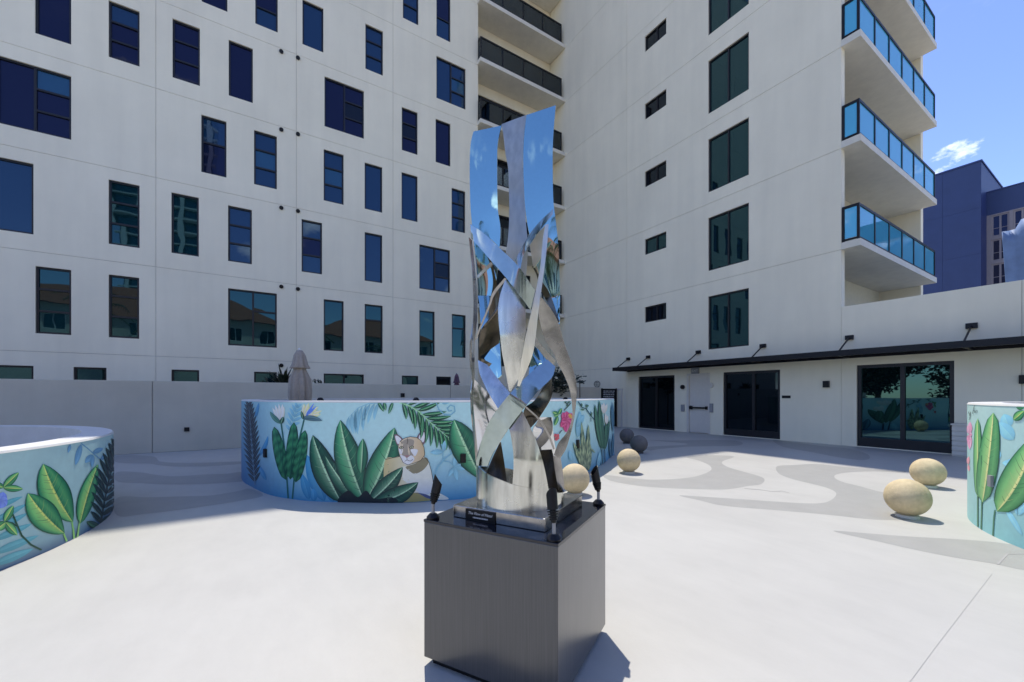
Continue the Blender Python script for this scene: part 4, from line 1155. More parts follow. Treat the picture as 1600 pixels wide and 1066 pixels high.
for ln in ([(92, 165), (98, 190), (104, 165), (100, 205), (96, 215)], [(128, 122), (122, 150), (116, 178)], [(120, 160), (128, 154), (130, 172)], [(134, 172), (138, 158), (146, 160), (142, 174)]): stroke_mesh(sig, ln, 2.6, C(40, 50, 60), so)
decal(sig, 'signature')
p, nn, z = ring3.hit(1551, 752); m = MB(); c = Vector((p[0], p[1], z)); nv = Vector((nn[0], nn[1], 0)); tv = Vector((-nn[1], nn[0], 0))
m.obox(c, tv * 0.03, nv * 0.03, Vector((0, 0, 0.06))); kid(m, 'outlet_box', GREYBOX, ring3.root)

# ================================================================== PEDESTAL AND SCULPTURE
PC = cw(0.052, 2.455)
pa = R(61.6) - YAW
EX = Vector((math.cos(pa), math.sin(pa), 0)); EY = Vector((-EX.y, EX.x, 0)); EZ = Vector((0, 0, 1))
HS = 0.40
ped = empty('pedestal', tuple(PC), 'square dark grey brushed pedestal with glossy black top in the foreground', 'pedestal')
m = MB(); m.obox(PC + EZ * 0.42, EX * HS, EY * HS, EZ * 0.375); m.build('cabinet', PEDESTAL, ped, bevel=0.003)
m = MB(); m.obox(PC + EZ * 0.803, EX * (HS + 0.002), EY * (HS + 0.002), EZ * 0.0075); m.build('top', GLOSSBLACK, ped, bevel=0.002)
m = MB(); m.obox(PC + EZ * 0.0225, EX * (HS - 0.035), EY * (HS - 0.035), EZ * 0.0215); m.build('plinth', BLACK, ped)
ZT = 0.8105
scu = empty('sculpture', tuple(PC + EZ * ZT), 'twisted mirror and brushed steel ribbon sculpture standing on the dark pedestal', 'sculpture')
PL = 0.285
m = MB(); m.obox(PC + EZ * (ZT + 0.034), EX * PL, EY * PL, EZ * 0.034); m.build('base_plate', STEEL_P, scu, bevel=0.004)
# plaque on the side of the base plate that faces left of the viewer (normal -EX)
pc = PC - EX * (PL + 0.004) + EY * 0.10 + EZ * (ZT + 0.030)
m = MB(); m.obox(pc, EX * 0.004, EY * 0.095, EZ * 0.030); plq = m.build('plaque', BLACK, scu)
MP = Matrix((-EY, EZ, -EX)).transposed()
text('The Flow of Metal', 'lettering', 0.021, WHITETEXT, scu, MP, tuple(pc - EX * 0.0045 + EZ * 0.010), shear=0.3, extrude=0.0004)
def line_text(y0, y1, zc):
    mb = MB(); y = y0
    while y < y1:
        w_ = random.uniform(0.004, 0.009); mb.obox(pc - EX * 0.0045 + EY * (-y - w_ / 2) + EZ * zc, EX * 0.0004, EY * w_ / 2, EZ * random.uniform(0.003, 0.0045)); y += w_ + 0.003
    return mb
o = line_text(-0.045, 0.05, -0.012).build('lettering', WHITETEXT, scu); o['kind'] = 'stuff'

AXC = Vector((0.050, 2.455))
def skin_pt(px, py, k, rad):
    """point on the tube of radius rad round the sculpture's axis; k = -1 near side ... +1 far side"""
    a = (px - HX) / FPX; b = -(py - HY) / FPX
    A = a * a + 1; B = a * AXC.x + AXC.y; Cc = AXC.length_squared - rad * rad
    disc = B * B - A * Cc
    s = math.sqrt(max(disc, 0.0)) / A
    t = B / A + k * s
    return cw(a * t, t, EYE + b * t)
def respl(pts, n):
    P = np.array(pts, float)
    # smooth open curve through the points
    if len(P) > 2:
        Q = np.vstack([2 * P[0] - P[1], P, 2 * P[-1] - P[-2]]); out = []
        for i in range(1, len(Q) - 2):
            p0, p1, p2, p3 = Q[i - 1], Q[i], Q[i + 1], Q[i + 2]
            for t in np.linspace(0, 1, 8, endpoint=False):
                out.append(0.5 * ((2 * p1) + (-p0 + p2) * t + (2 * p0 - 5 * p1 + 4 * p2 - p3) * t * t + (-p0 + 3 * p1 - 3 * p2 + p3) * t ** 3))
        out.append(P[-1]); P = np.array(out)
    seg = np.linalg.norm(np.diff(P, axis=0), axis=1); s = np.concatenate([[0], np.cumsum(seg)])
    u = np.linspace(0, s[-1], n)
    return np.stack([np.interp(u, s, P[:, 0]), np.interp(u, s, P[:, 1])], 1)
def ribbon(ea, eb, k0, k1, mat, rad=0.27, n=36, m=8, thick=0.008, flat=None):
    """flat = (depth beyond the axis along the length, sideways slant, bow): a nearly plane plate instead of a piece of the tube"""
    A_, B_ = respl(ea, n), respl(eb, n)
    mb = MB(); vs, fs = [], []
    for i in range(n):
        t = i / (n - 1)
        for j in range(m):
            w = j / (m - 1)
            p = A_[i] * (1 - w) + B_[i] * w
            if isinstance(k0, (list, tuple)): kk = float(np.interp(t, np.linspace(0, 1, len(k0)), k0))
            else: kk = k0 + (k1 - k0) * t
            rr = float(np.interp(t, np.linspace(0, 1, len(rad)), rad)) if isinstance(rad, (list, tuple)) else rad
            if flat:
                dep = AXC.y + float(np.interp(t, np.linspace(0, 1, len(flat[0])), flat[0])) + flat[1] * (w - 0.5) + flat[2] * (0.25 - (w - 0.5) ** 2) * 4
                vs.append(cw((p[0] - HX) / FPX * dep, dep, EYE - (p[1] - HY) / FPX * dep))
            else: vs.append(skin_pt(p[0], p[1], kk, rr))
    for i in range(n - 1):
        for j in range(m - 1): fs.append((i * m + j, (i + 1) * m + j, (i + 1) * m + j + 1, i * m + j + 1))
    mb.add(vs, fs)
    o = mb.build('ribbon', mat, scu, smooth=True)
    sd = o.modifiers.new('plate', 'SOLIDIFY'); sd.thickness = thick; sd.offset = 0
    es = o.modifiers.new('split', 'EDGE_SPLIT'); es.split_angle = R(40)
    return o
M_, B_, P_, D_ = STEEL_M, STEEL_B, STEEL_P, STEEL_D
Z4 = lambda *q: [(700 + x / 4.264, 350 + y / 4.264) for x, y in q]
Z5 = lambda *q: [(700 + x / 4.264, 550 + y / 4.264) for x, y in q]
Z3 = lambda *q: [(700 + x / 4.264, 150 + y / 4.264) for x, y in q]
# far-side tall bands (polished inner face)
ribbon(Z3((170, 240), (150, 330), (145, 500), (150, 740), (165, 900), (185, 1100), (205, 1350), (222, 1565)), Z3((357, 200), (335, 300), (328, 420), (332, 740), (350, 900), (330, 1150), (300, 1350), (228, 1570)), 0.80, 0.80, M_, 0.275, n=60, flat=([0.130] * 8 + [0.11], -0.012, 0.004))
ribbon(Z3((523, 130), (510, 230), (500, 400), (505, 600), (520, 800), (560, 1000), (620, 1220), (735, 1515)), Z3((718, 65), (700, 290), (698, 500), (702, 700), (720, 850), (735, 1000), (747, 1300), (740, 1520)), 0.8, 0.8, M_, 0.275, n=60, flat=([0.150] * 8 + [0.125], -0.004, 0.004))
# lower polished back panels
ribbon([(738.5, 590), (738, 620), (740, 650), (745, 690), (746, 725)], [(776, 628), (779, 645), (768, 665), (760, 690), (752, 728)], 0.9, 0.9, STEEL_N, 0.275, n=24, flat=([0.20, 0.20, 0.20], -0.02, 0.002))
ribbon([(843, 652), (838, 662), (832, 675), (840, 705), (852, 742)], [(863, 652), (864, 670), (866, 690), (870, 712), (872, 745)], 0.9, 0.9, STEEL_N, 0.275, n=24, flat=([0.20, 0.20, 0.20], 0.02, 0.002))
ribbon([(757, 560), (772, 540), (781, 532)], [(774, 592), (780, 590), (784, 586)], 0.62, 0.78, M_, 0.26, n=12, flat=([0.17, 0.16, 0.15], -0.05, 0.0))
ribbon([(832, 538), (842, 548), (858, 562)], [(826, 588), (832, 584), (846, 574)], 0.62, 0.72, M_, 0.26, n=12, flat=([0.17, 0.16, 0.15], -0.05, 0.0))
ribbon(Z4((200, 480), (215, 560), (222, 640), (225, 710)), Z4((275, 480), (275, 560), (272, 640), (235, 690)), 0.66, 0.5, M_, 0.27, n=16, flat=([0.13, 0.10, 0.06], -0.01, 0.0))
# left outer edge strip
ribbon([(732.5, 371), (737.5, 420), (740, 467), (739, 502), (734.5, 537), (734, 565), (737.5, 592), (735, 625), (741, 690), (744, 722)], [(737, 376), (742, 420), (745.5, 467), (745, 502), (741, 537), (741, 565), (741, 592), (738.5, 625), (744.5, 690), (748, 724)], 0.05, 0.25, P_, 0.29, n=40, m=4)
# dark inner faces seen through the gaps
ribbon(Z4((255, 195), (285, 290), (300, 400), (275, 540), (272, 640)), Z4((300, 270), (330, 430), (340, 480), (335, 560), (300, 610)), 0.35, 0.45, D_, 0.25, n=18)
ribbon(Z4((340, 560), (280, 640), (215, 720), (203, 890)), Z4((385, 395), (345, 560), (342, 700), (340, 795)), -0.25, 0.1, D_, 0.26, n=20)
ribbon(Z4((205, 885), (240, 905), (290, 930)), Z4((200, 905), (230, 930), (265, 960)), 0.0, 0.2, D_, 0.26, n=8)
ribbon(Z4((560, 285), (590, 340), (620, 440), (735, 660)), Z4((575, 280), (625, 380), (680, 470), (742, 650)), 0.5, 0.35, D_, 0.26, n=20)
ribbon(Z5((705, 95), (692, 200), (690, 300), (605, 445)), Z5((640, 210), (615, 270), (570, 330), (515, 365)), 0.35, 0.3, D_, 0.26, n=18)
ribbon(Z5((515, 365), (505, 395), (500, 420)), Z5((605, 445), (580, 475), (545, 512)), 0.35, 0.3, D_, 0.26, n=8)
ribbon(Z5((345, 605), (300, 700), (252, 812)), Z5((352, 600), (375, 740), (392, 868)), 0.55, 0.75, D_, 0.255, n=14)
ribbon(Z5((600, 655), (625, 760), (668, 900)), Z5((690, 650), (715, 760), (742, 938)), 0.5, 0.75, D_, 0.255, n=14)
# tan pieces upper right
ribbon(Z4((655, 5), (600, 60), (540, 110)), Z4((645, 150), (610, 240), (572, 295)), 0.25, 0.35, STEEL_T, 0.265, n=14)
# centre strip, brushed
ribbon(Z3((357, 192), (370, 270), (382, 380), (400, 480), (405, 600), (408, 800), (400, 950), (383, 1060), (372, 1160)), Z3((523, 130), (507, 250), (498, 400), (502, 560), (516, 800), (528, 950), (530, 1050), (526, 1130), (520, 1200)), [0.62, 0.3, 0.0, -0.2, -0.35, -0.4], 0, STEEL_C, 0.27, n=50)
# diagonal from upper right, passing behind the front diagonal
ribbon(Z3((702, 752), (620, 828), (560, 898), (520, 960), (470, 1050), (440, 1110)), Z3((694, 792), (600, 912), (540, 1002), (500, 1062), (480, 1160), (460, 1200)), -0.45, -0.7, STEEL_S, 0.275, n=24)
ribbon(Z4((378, 360), (300, 455), (270, 545), (205, 700), (180, 775)), Z4((392, 368), (312, 470), (280, 552), (222, 690), (195, 760)), -0.6, -0.1, P_, 0.275, n=24, m=4)
ribbon(Z4((195, 345), (240, 300), (285, 255)), Z4((200, 362), (250, 318), (298, 268)), -0.2, -0.4, P_, 0.275, n=8, m=3)
# wide brushed leaf
ribbon(Z4((382, 372), (350, 470), (336, 560), (338, 640), (346, 720), (360, 850), (382, 970), (408, 1110)), Z4((412, 392), (470, 470), (512, 525), (517, 640), (524, 740), (520, 860), (496, 980), (420, 1115)), [-0.75, -0.82, -0.86, -0.80, -0.62], 0, B_, 0.265, n=44, m=12)
# right dark descending band and outer right ribbon
ribbon(Z4((612, 492), (600, 580), (640, 760), (702, 862), (735, 940), (770, 1000), (810, 1100), (826, 1200), (826, 1300), (790, 1390), (735, 1460), (705, 1540)), Z4((622, 488), (690, 575), (736, 664), (772, 790), (812, 900), (842, 1000), (858, 1100), (850, 1225), (830, 1350), (790, 1490), (765, 1535), (748, 1562)), [-0.35, -0.2, -0.1, 0.0, 0.0, -0.1], 0, P_, [0.27, 0.285, 0.31, 0.335, 0.32, 0.29], n=60, m=10)
ribbon([(864, 712), (868, 740), (873.5, 771)], [(876, 715), (880, 742), (882, 770)], -0.1, -0.05, P_, 0.27, n=12, m=5)
ribbon(Z5((510, 368), (600, 450), (660, 548), (700, 650)), Z5((520, 362), (612, 446), (674, 545), (712, 645)), -0.2, -0.15, P_, 0.262, n=16, m=3)
ribbon(Z4((578, 752), (640, 830), (716, 912)), Z4((570, 792), (630, 872), (692, 952)), -0.45, -0.3, P_, 0.272, n=10, m=4)
# long straight light band
ribbon(Z4((650, 6), (632, 100), (612, 300), (560, 560), (520, 740), (490, 900), (462, 1080)), Z4((668, 4), (660, 120), (640, 300), (604, 560), (586, 720), (560, 880), (478, 1082)), [-0.75, -0.9, -0.97, -0.97, -0.9], 0, STEEL_L, 0.298, n=44, m=6)
# front diagonal, mirror
ribbon(Z4((152, 2), (250, 70), (370, 185), (440, 250), (510, 340), (580, 450)), Z4((158, 96), (280, 235), (380, 350), (465, 460), (515, 525), (550, 575)), [-0.35, -0.8, -0.95, -0.95], 0, STEEL_S, 0.285, n=36, m=10)
# lower left diagonal (two stretches, behind the crossing ribbon)
ribbon(Z5((200, 55), (215, 150), (270, 270), (330, 372), (400, 490), (432, 640), (437, 760), (430, 886)), Z5((262, 88), (340, 190), (412, 275), (470, 350), (560, 530), (610, 660), (646, 800), (670, 930)), [-0.2, -0.6, -0.8, -0.9, -0.96, -0.97], 0, B_, 0.262, n=48, m=10)
# lower crossing ribbon, front
ribbon(Z5((660, 52), (550, 140), (430, 260), (340, 370), (280, 460), (230, 580), (197, 690), (190, 748)), Z5((712, 100), (690, 172), (600, 262), (510, 372), (420, 490), (340, 610), (290, 700), (250, 806)), [-0.35, -0.75, -0.92, -0.9, -0.7, -0.5], 0, STEEL_S, 0.282, n=44, m=10)
# collar: tube with a slanting top edge
NB = 72
mb = MB(); vs, fs = [], []
ax = cw(AXC.x, AXC.y)
for i in range(NB + 1):
    t = 2 * math.pi * i / NB
    X, Y = AXC.x + 0.262 * math.sin(t), AXC.y - 0.262 * math.cos(t)     # t = 0 nearest the viewer
    px = HX + FPX * X / Y
    front = math.cos(t) > -0.15
    ytop = float(np.interp(px, [743, 759, 777, 801, 857, 873, 882], [724.5, 740, 748, 757.5, 768, 770.5, 769]))
    zt = EYE - (ytop - HY) / FPX * Y if front else None
    vs.append([X, Y, zt])
zl = [v[2] for v in vs if v[2] is not None]
for i, v in enumerate(vs):
    if v[2] is None:
        t = 2 * math.pi * i / NB; v[2] = zl[0] * 0 + 1.0 - 0.07 * math.sin(t)
# soften the seam between measured and unseen rim
zs = np.array([v[2] for v in vs[:-1]]); zs = (np.roll(zs, 1) + zs + np.roll(zs, -1)) / 3; zs = list(zs) + [zs[0]]
verts = []
for v, z in zip(vs, zs):
    p = cw(v[0], v[1]); verts += [(p.x, p.y, ZT + 0.0685), (p.x, p.y, (ZT + 0.0685 + z) / 2), (p.x, p.y, z)]
for i in range(NB):
    for k in range(2): fs.append((3 * i + k, 3 * i + 3 + k, 3 * i + 4 + k, 3 * i + 1 + k))
mb.add(verts, fs)
o = mb.build('collar', STEEL_B, scu, smooth=True)
sd = o.modifiers.new('plate', 'SOLIDIFY'); sd.thickness = 0.007; sd.offset = -1
es_ = o.modifiers.new('split', 'EDGE_SPLIT'); es_.split_angle = R(40)
# spotlights on the corners
def spotlight(corner, aim, label):
    c = PC + EX * corner[0] * 0.365 + EY * corner[1] * 0.365 + EZ * ZT
    root = empty('spotlight', tuple(c), label, 'spotlight', 'small spotlights on the pedestal corners')
    m = MB(); m.lathe([(0.034, 0), (0.036, 0.010), (0.026, 0.022), (0.018, 0.030)], 20, c); m.build('foot', BLACK, root, smooth=True, sharp=40)
    m = MB(); m.tube([c + EZ * 0.028, c + EZ * 0.085], 0.009, 12); m.build('stem', GREYBOX, root, smooth=True, sharp=40)
    d = (EZ * 1.0 + Vector(aim) * 0.22).normalized(); s0 = c + EZ * 0.082
    side = d.orthogonal().normalized()
    m = MB(); m.tube([s0, s0 + d * 0.012], [0.011, 0.014], 14)
    for k in range(4):
        b = s0 + d * (0.014 + 0.012 * k); m.tube([b, b + d * 0.006], 0.020 + 0.0025 * k, 18); m.tube([b + d * 0.0058, b + d * 0.0121], 0.015, 14)
    m.build('heat_sink', BLACK, root, smooth=True, sharp=35)
    # hood: tube cut on a slant, longer on the outer side
    n = 24; vs, fs = [], []
    e1 = (Vector(aim) - d * d.dot(Vector(aim))).normalized(); e2 = d.cross(e1)
    for i in range(n):
        t = 2 * math.pi * i / n; q = math.cos(t) * e1 + math.sin(t) * e2
        h = 0.076 - 0.026 * math.cos(t)
        for r_, hh in ((0.026, 0.0), (0.027, h), (0.0235, h), (0.0225, 0.026)): vs.append(s0 + d * (0.062 + hh) + q * r_)
    for i in range(n):
        j = (i + 1) % n
        for k in range(3): fs.append((4 * i + k, 4 * j + k, 4 * j + k + 1, 4 * i + k + 1))
    fs.append(tuple(4 * i for i in range(n))); fs.append(tuple(4 * i + 3 for i in range(n)))
    m = MB(); m.add(vs, fs); m.build('hood', BLACK, root, smooth=True, sharp=35)
    return root
for (a, b), lb in (((-1, 1), 'small black spotlight on the left corner of the pedestal top'), ((-1, -1), 'small black spotlight on the nearest corner of the pedestal in front of the sculpture'),
                   ((1, -1), 'small black spotlight on the right corner of the pedestal beside a pale sphere'), ((1, 1), 'small black spotlight on the far pedestal corner hidden behind the sculpture')):
    spotlight((a, b), tuple((-EX * a - EY * b).normalized()), lb)

# ================================================================== STONE SPHERES
def sphere(X, Y, r, mat, label):
    c = cw(X, Y)
    root = empty('stone_sphere', tuple(c), label, 'sphere', 'round stone bollards on the terrace')
    m = MB(); m.lathe([(0.115, 0), (0.115, 0.03), (0.10, 0.036)], 24, c); m.build('foot', CONCRETE if mat is STONE else mat, root, smooth=True, sharp=40)
    n = 20; m = MB(); m.lathe([(max(1e-4, r * math.sin(math.pi * i / n)), 0.022 + r - r * math.cos(math.pi * i / n)) for i in range(n + 1)], 40, c); m.build('ball', mat, root, smooth=True)
for X, Y, mat, lb in ((4.88, 5.08, STONE, 'nearest tan stone sphere beside the right mural wall'), (6.83, 6.76, STONE, 'tan stone sphere behind the nearest one by the glass sliding door'),
                      (2.26, 7.97, STONE, 'tan stone sphere in the sun just beyond the centre mural wall end'), (0.95, 6.23, STONE, 'tan stone sphere right behind the sculpture pedestal'),
                      (3.30, 10.7, DARKSTONE, 'dark grey sphere in shade nearer the viewer'), (3.59, 12.86, DARKSTONE, 'farthest dark sphere in shade near the black door')):
    sphere(X, Y, 0.222, mat, lb)

# ================================================================== UMBRELLAS
def closed_umbrella(px, top_y, Y, w, mat, label, zlow=0.95, tip=WHITE):
    X = (px - HX) / FPX * Y; c = cw(X, Y); zt = EYE + (HY - top_y) / FPX * Y
    root = empty('closed_umbrella', tuple(c), label, 'umbrella')
    m = MB(); m.tube([(c.x, c.y, 0.0), (c.x, c.y, zt - 0.05)], 0.022, 12); m.build('pole', GREYBOX, root, smooth=True, sharp=40)
    m = MB(); m.lathe([(0.22, 0.0), (0.22, 0.05), (0.05, 0.07)], 24, c); m.build('base', GREYBOX, root, smooth=True, sharp=40)
    ph = [random.uniform(0, 6) for _ in range(4)]
    fold = lambda t, i: 1 + 0.42 * (abs(math.sin(4 * t + ph[0])) ** 0.7 - 0.62) + 0.10 * math.sin(3 * t + ph[1] + i * 0.3) + 0.05 * math.sin(13 * t + ph[2])
    H = zt - zlow
    m = MB(); m.lathe([(w * 0.25, zt - 0.05), (w * 0.5, zt - 0.10 * H), (w * 0.68, zt - 0.22 * H), (w * 0.86, zt - 0.235 * H - 0.05), (w * 0.84, zt - 0.24 * H - 0.055)], 64, (c.x, c.y, 0), fold); m.build('vent_flap', mat, root, smooth=True)
    m = MB(); m.lathe([(w * 0.40, zt - 0.2 * H), (w * 0.55, zt - 0.3 * H), (w * 0.92, zt - 0.42 * H), (w * 1.0, zt - 0.6 * H), (w * 0.92, zt - 0.8 * H), (w * 0.6, zlow), (w * 0.5, zlow + 0.01)], 64, (c.x, c.y, 0), fold); m.build('canopy', mat, root, smooth=True)
    m = MB(); m.lathe([(0.018, zt - 0.055), (0.028, zt - 0.03), (0.024, zt - 0.008), (0.008, zt)], 14, (c.x, c.y, 0)); m.build('finial', tip, root, smooth=True)
closed_umbrella(468, 544, 8.6, 0.195, CLOTH, 'closed grey patio umbrella with white finial rising behind the centre mural wall')
closed_umbrella(713.5, 583, 18.2, 0.16, CLOTH2, 'small closed plum umbrella behind the terrace wall', zlow=0.9, tip=GREYBOX)

# ================================================================== PLANTS BEHIND THE WALL
def blade_plant(X, Y, z0, n, L, label, mat=LEAFD, spread=1.0):
    c = cw(X, Y, 0); rnd = random.Random(int(X * 100 + Y * 7))
    root = empty('spiky_plant', tuple(c), label, 'plant', 'plants behind the terrace wall')
    m = MB(); m.tube([c, c + EZ * (z0 + 0.15)], [0.07, 0.05], 8); m.build('stem', BARK, root, smooth=True)
    for k in range(n):
        a = rnd.uniform(0, 6.28); el = rnd.uniform(0.3, 1.35); l_ = L * rnd.uniform(0.6, 1)
        d = Vector((math.cos(a) * math.cos(el) * spread, math.sin(a) * math.cos(el) * spread, math.sin(el))); s = Vector((-math.sin(a), math.cos(a), 0)) * 0.045
        p0 = c + EZ * (z0 + rnd.uniform(0, 0.12)); p1 = p0 + d * l_ * 0.55; p2 = p0 + d * l_ - EZ * l_ * 0.14
        mb = MB(); mb.add([p0 - s * .6, p0 + s * .6, p1 - s, p1 + s, p2], [(0, 1, 3, 2), (2, 3, 4)]); mb.build('leaf', mat, root)
blade_plant(-7.55, 13.6, 1.65, 60, 0.95, 'dark spiky plant left of the grey umbrella behind the terrace wall')
def leaf_cloud(mb, c, r, n, size, rnd, squash=0.8):
    for k in range(n):
        while True:
            q = Vector((rnd.uniform(-1, 1), rnd.uniform(-1, 1), rnd.uniform(-1, 1)))
            if 0.25 < q.length < 1: break
        q *= 1 + 0.2 * math.sin(q.x * 7 + q.y * 5 + q.z * 6)
        p = c + Vector((q.x * r, q.y * r, q.z * r * squash))
        a = Vector((rnd.gauss(0, 1), rnd.gauss(0, 1), rnd.gauss(0, 0.6))).normalized(); b = a.orthogonal().normalized()
        s = size * rnd.uniform(0.6, 1.3)
        mb.add([p - a * s, p + b * s * 0.45, p + a * s, p - b * s * 0.45], [(0, 1, 2, 3)])
def shrub(X, Y, r, zc, label, n=220, size=0.07, mat=LEAFD, group='plants behind the terrace wall'):
    c = cw(X, Y, 0); rnd = random.Random(int(X * 31 + Y * 17))
    root = empty('shrub', tuple(c), label, 'shrub', group)
    m = MB(); m.tube([c, c + EZ * zc], [0.04, 0.02], 6); m.build('stem', BARK, root)
    m = MB(); leaf_cloud(m, c + EZ * zc, r, n, size, rnd); o = m.build('foliage', mat, root); o['kind'] = 'stuff'
shrub(-6.65, 13.8, 0.36, 1.75, 'small dark shrub right of the grey umbrella behind the terrace wall')
shrub(-8.15, 13.4, 0.42, 1.7, 'low dark shrub at the left foot of the spiky plant', n=160)
shrub(1.95, 18.0, 0.75, 2.15, 'dark leafy shrub seen through the sculpture above the terrace wall', n=900, size=0.1)
shrub(2.95, 17.9, 0.30, 2.2, 'thin sprig of leaves just right of the sculpture above the terrace wall', n=26, size=0.12)
# chair tops inside the centre wall
for X, Y, lb in ((-3.75, 8.1, 'black chair top peeping over the centre mural wall beside the umbrella'), (-1.95, 8.6, 'black chair top peeping over the middle of the centre mural wall'), (0.85, 8.9, 'black chair top peeping over the mural wall behind the sculpture'), (1.35, 9.6, 'black chair top peeping over the right end of the centre mural wall')):
    c = cw(X, Y, 0); root = empty('bar_chair', tuple(c), lb, 'chair', 'bar chairs inside the centre mural wall')
    for sx, sy in ((-1, -1), (1, -1), (1, 1), (-1, 1)):
        m = MB(); m.tube([c + Vector((sx * 0.2, sy * 0.2, 0)), c + Vector((sx * 0.16, sy * 0.16, 0.95 if sy < 0 else 1.38))], 0.014, 8); m.build('leg', BLACK, root)
    m = MB(); m.box(c.x - 0.19, c.x + 0.19, c.y - 0.19, c.y + 0.16, 0.93, 0.97); m.build('seat', BLACK, root, bevel=0.01)
    m = MB(); m.lathe([(0.05, 1.2), (0.075, 1.3), (0.07, 1.40), (0.04, 1.452), (0.01, 1.46)], 14, (c.x, c.y + 0.16, 0)); m.build('headrest', BLACK, root, smooth=True)

# plants on the balconies
def pot_plant(x, y, z, label):
    rnd = random.Random(int(x * 50 + z * 9)); c = Vector((x, y, z))
    root = empty('potted_plant', (x, y, z), label, 'plant', 'potted plants on the balconies')
    m = MB(); m.lathe([(0.11, 0), (0.15, 0.26), (0.13, 0.27)], 16, c); m.build('pot', BLACK, root, smooth=True, sharp=40)
    m = MB(); leaf_cloud(m, c + EZ * 0.45, 0.22, 70, 0.08, rnd); o = m.build('foliage', LEAFD, root); o['kind'] = 'stuff'
pot_plant(14.2, YL + 0.2, Z1 + FH * 5 + 0.2, 'potted plant at the right end of the second visible left balcony')
pot_plant(14.3, YL + 0.1, Z1 + FH * 3 + 0.2, 'potted plant on the left-wing balcony just right of the sculpture top')
pot_plant(XR + 0.55, YE + 0.1, Z1 + FH * 3 + 0.2, 'potted plant behind the blue glass of an upper right balcony')

# ================================================================== NAVY BUILDING BEYOND
nb = empty('navy_building', (78, 0, 0), 'dark navy clad building rising beyond the low roof at the right', 'building')
NX = 75.0
p = at_x(1533, 251.4, NX); yv, ztop = p.y, p.z
q = at_y(1541.5, 265, yv); NX2 = q.x
# cladding panels on the stair tower
cols = [yv + 3.3 * k for k in range(6)]; rows = [0, 7.6, 13.2, 18.8, 24.4, ztop]
for i in range(len(cols) - 1):
    for j in range(len(rows) - 1):
        m = MB(); m.box(NX, NX + 0.05, cols[i] + 0.012, cols[i + 1] - 0.012, rows[j] + 0.012, rows[j + 1] - 0.012); m.build('cladding_panel', NAVY, nb)
m = MB(); m.box(NX + 0.03, NX + 14, yv, cols[-1], 0, ztop - 0.05); m.build('wall', NAVYTRIM, nb)
m = MB(); m.box(NX - 0.1, NX + 14, yv - 0.1, cols[-1], ztop - 0.04, ztop + 0.14); m.build('roof_edge', NAVYTRIM, nb)
z2 = at_x(1541.8, 302, NX2).z
fn = lambda a, z, d: (NX2 + d, a, z)
zb2 = at_x(1548, 336, NX2).z
m = MB(); m.box(NX2, NX2 + 14, -26, yv - 0.001, zb2, z2); m.build('parapet_band', NAVY, nb)
m = MB(); m.box(NX2 - 0.08, NX2 + 14, -26, yv - 0.001, z2 + 0.001, z2 + 0.14); m.build('roof_edge', NAVYTRIM, nb)
holes = []
ws = at_x(1549, 350, NX2).y - at_x(1577, 350, NX2).y
for c_ in range(5):
    y1 = at_x(1549, 350, NX2).y - c_ * (ws + 0.3)
    for r_ in range(8):
        z1_ = zb2 - 0.15 - r_ * 3.02; holes.append((y1 - ws, y1, z1_ - 2.65, z1_))
holed_panel(fn, -26, yv - 0.002, 0, zb2 - 0.01, holes, 0.2, 0.02).build('wall', GREYTRIM, nb)
for h in holes:
    if h[2] > 0.3: window(fn, nb, *h, [(1, [0.38]), (1, [0.38])], [G_NAVY], fw=0.16, depth=0.15, frame_mat=GREYTRIM)
m = MB(); m.box(NX2 + 0.3, NX2 + 13, -26, yv, 0, z2 - 0.1); m.build('core', JOINT, nb)
# pale sheet screen hung in front of the navy building
sx_ = 36.5
a = at_x(1566, 362, sx_); b = at_x(1583, 440, sx_)
mb = MB(); n1, n2 = 30, 16; vs, fs = [], []
for i in range(n1):
    for j in range(n2):
        t, s = i / (n1 - 1), j / (n2 - 1)
        ya = a.y + (b.y - a.y) * s - t * 6.5
        step = 0.42 if t > 0.09 else 0
        z = (a.z + step + 0.7 * t) * (1 - s) + 1.0 * s
        vs.append((sx_ + 0.22 * math.sin(t * 17 + s * 2) + 0.1 * math.sin(t * 41) , ya, z))
for i in range(n1 - 1):
    for j in range(n2 - 1): fs.append((i * n2 + j, i * n2 + j + 1, (i + 1) * n2 + j + 1, (i + 1) * n2 + j))
mb.add(vs, fs)
o = mb.build('sheet_screen', PALEBLUE, None, smooth=True); sd = o.modifiers.new('t', 'SOLIDIFY'); sd.thickness = 0.03
tag(o, 'pale blue hanging sheet in front of the navy building at the right edge', 'screen')

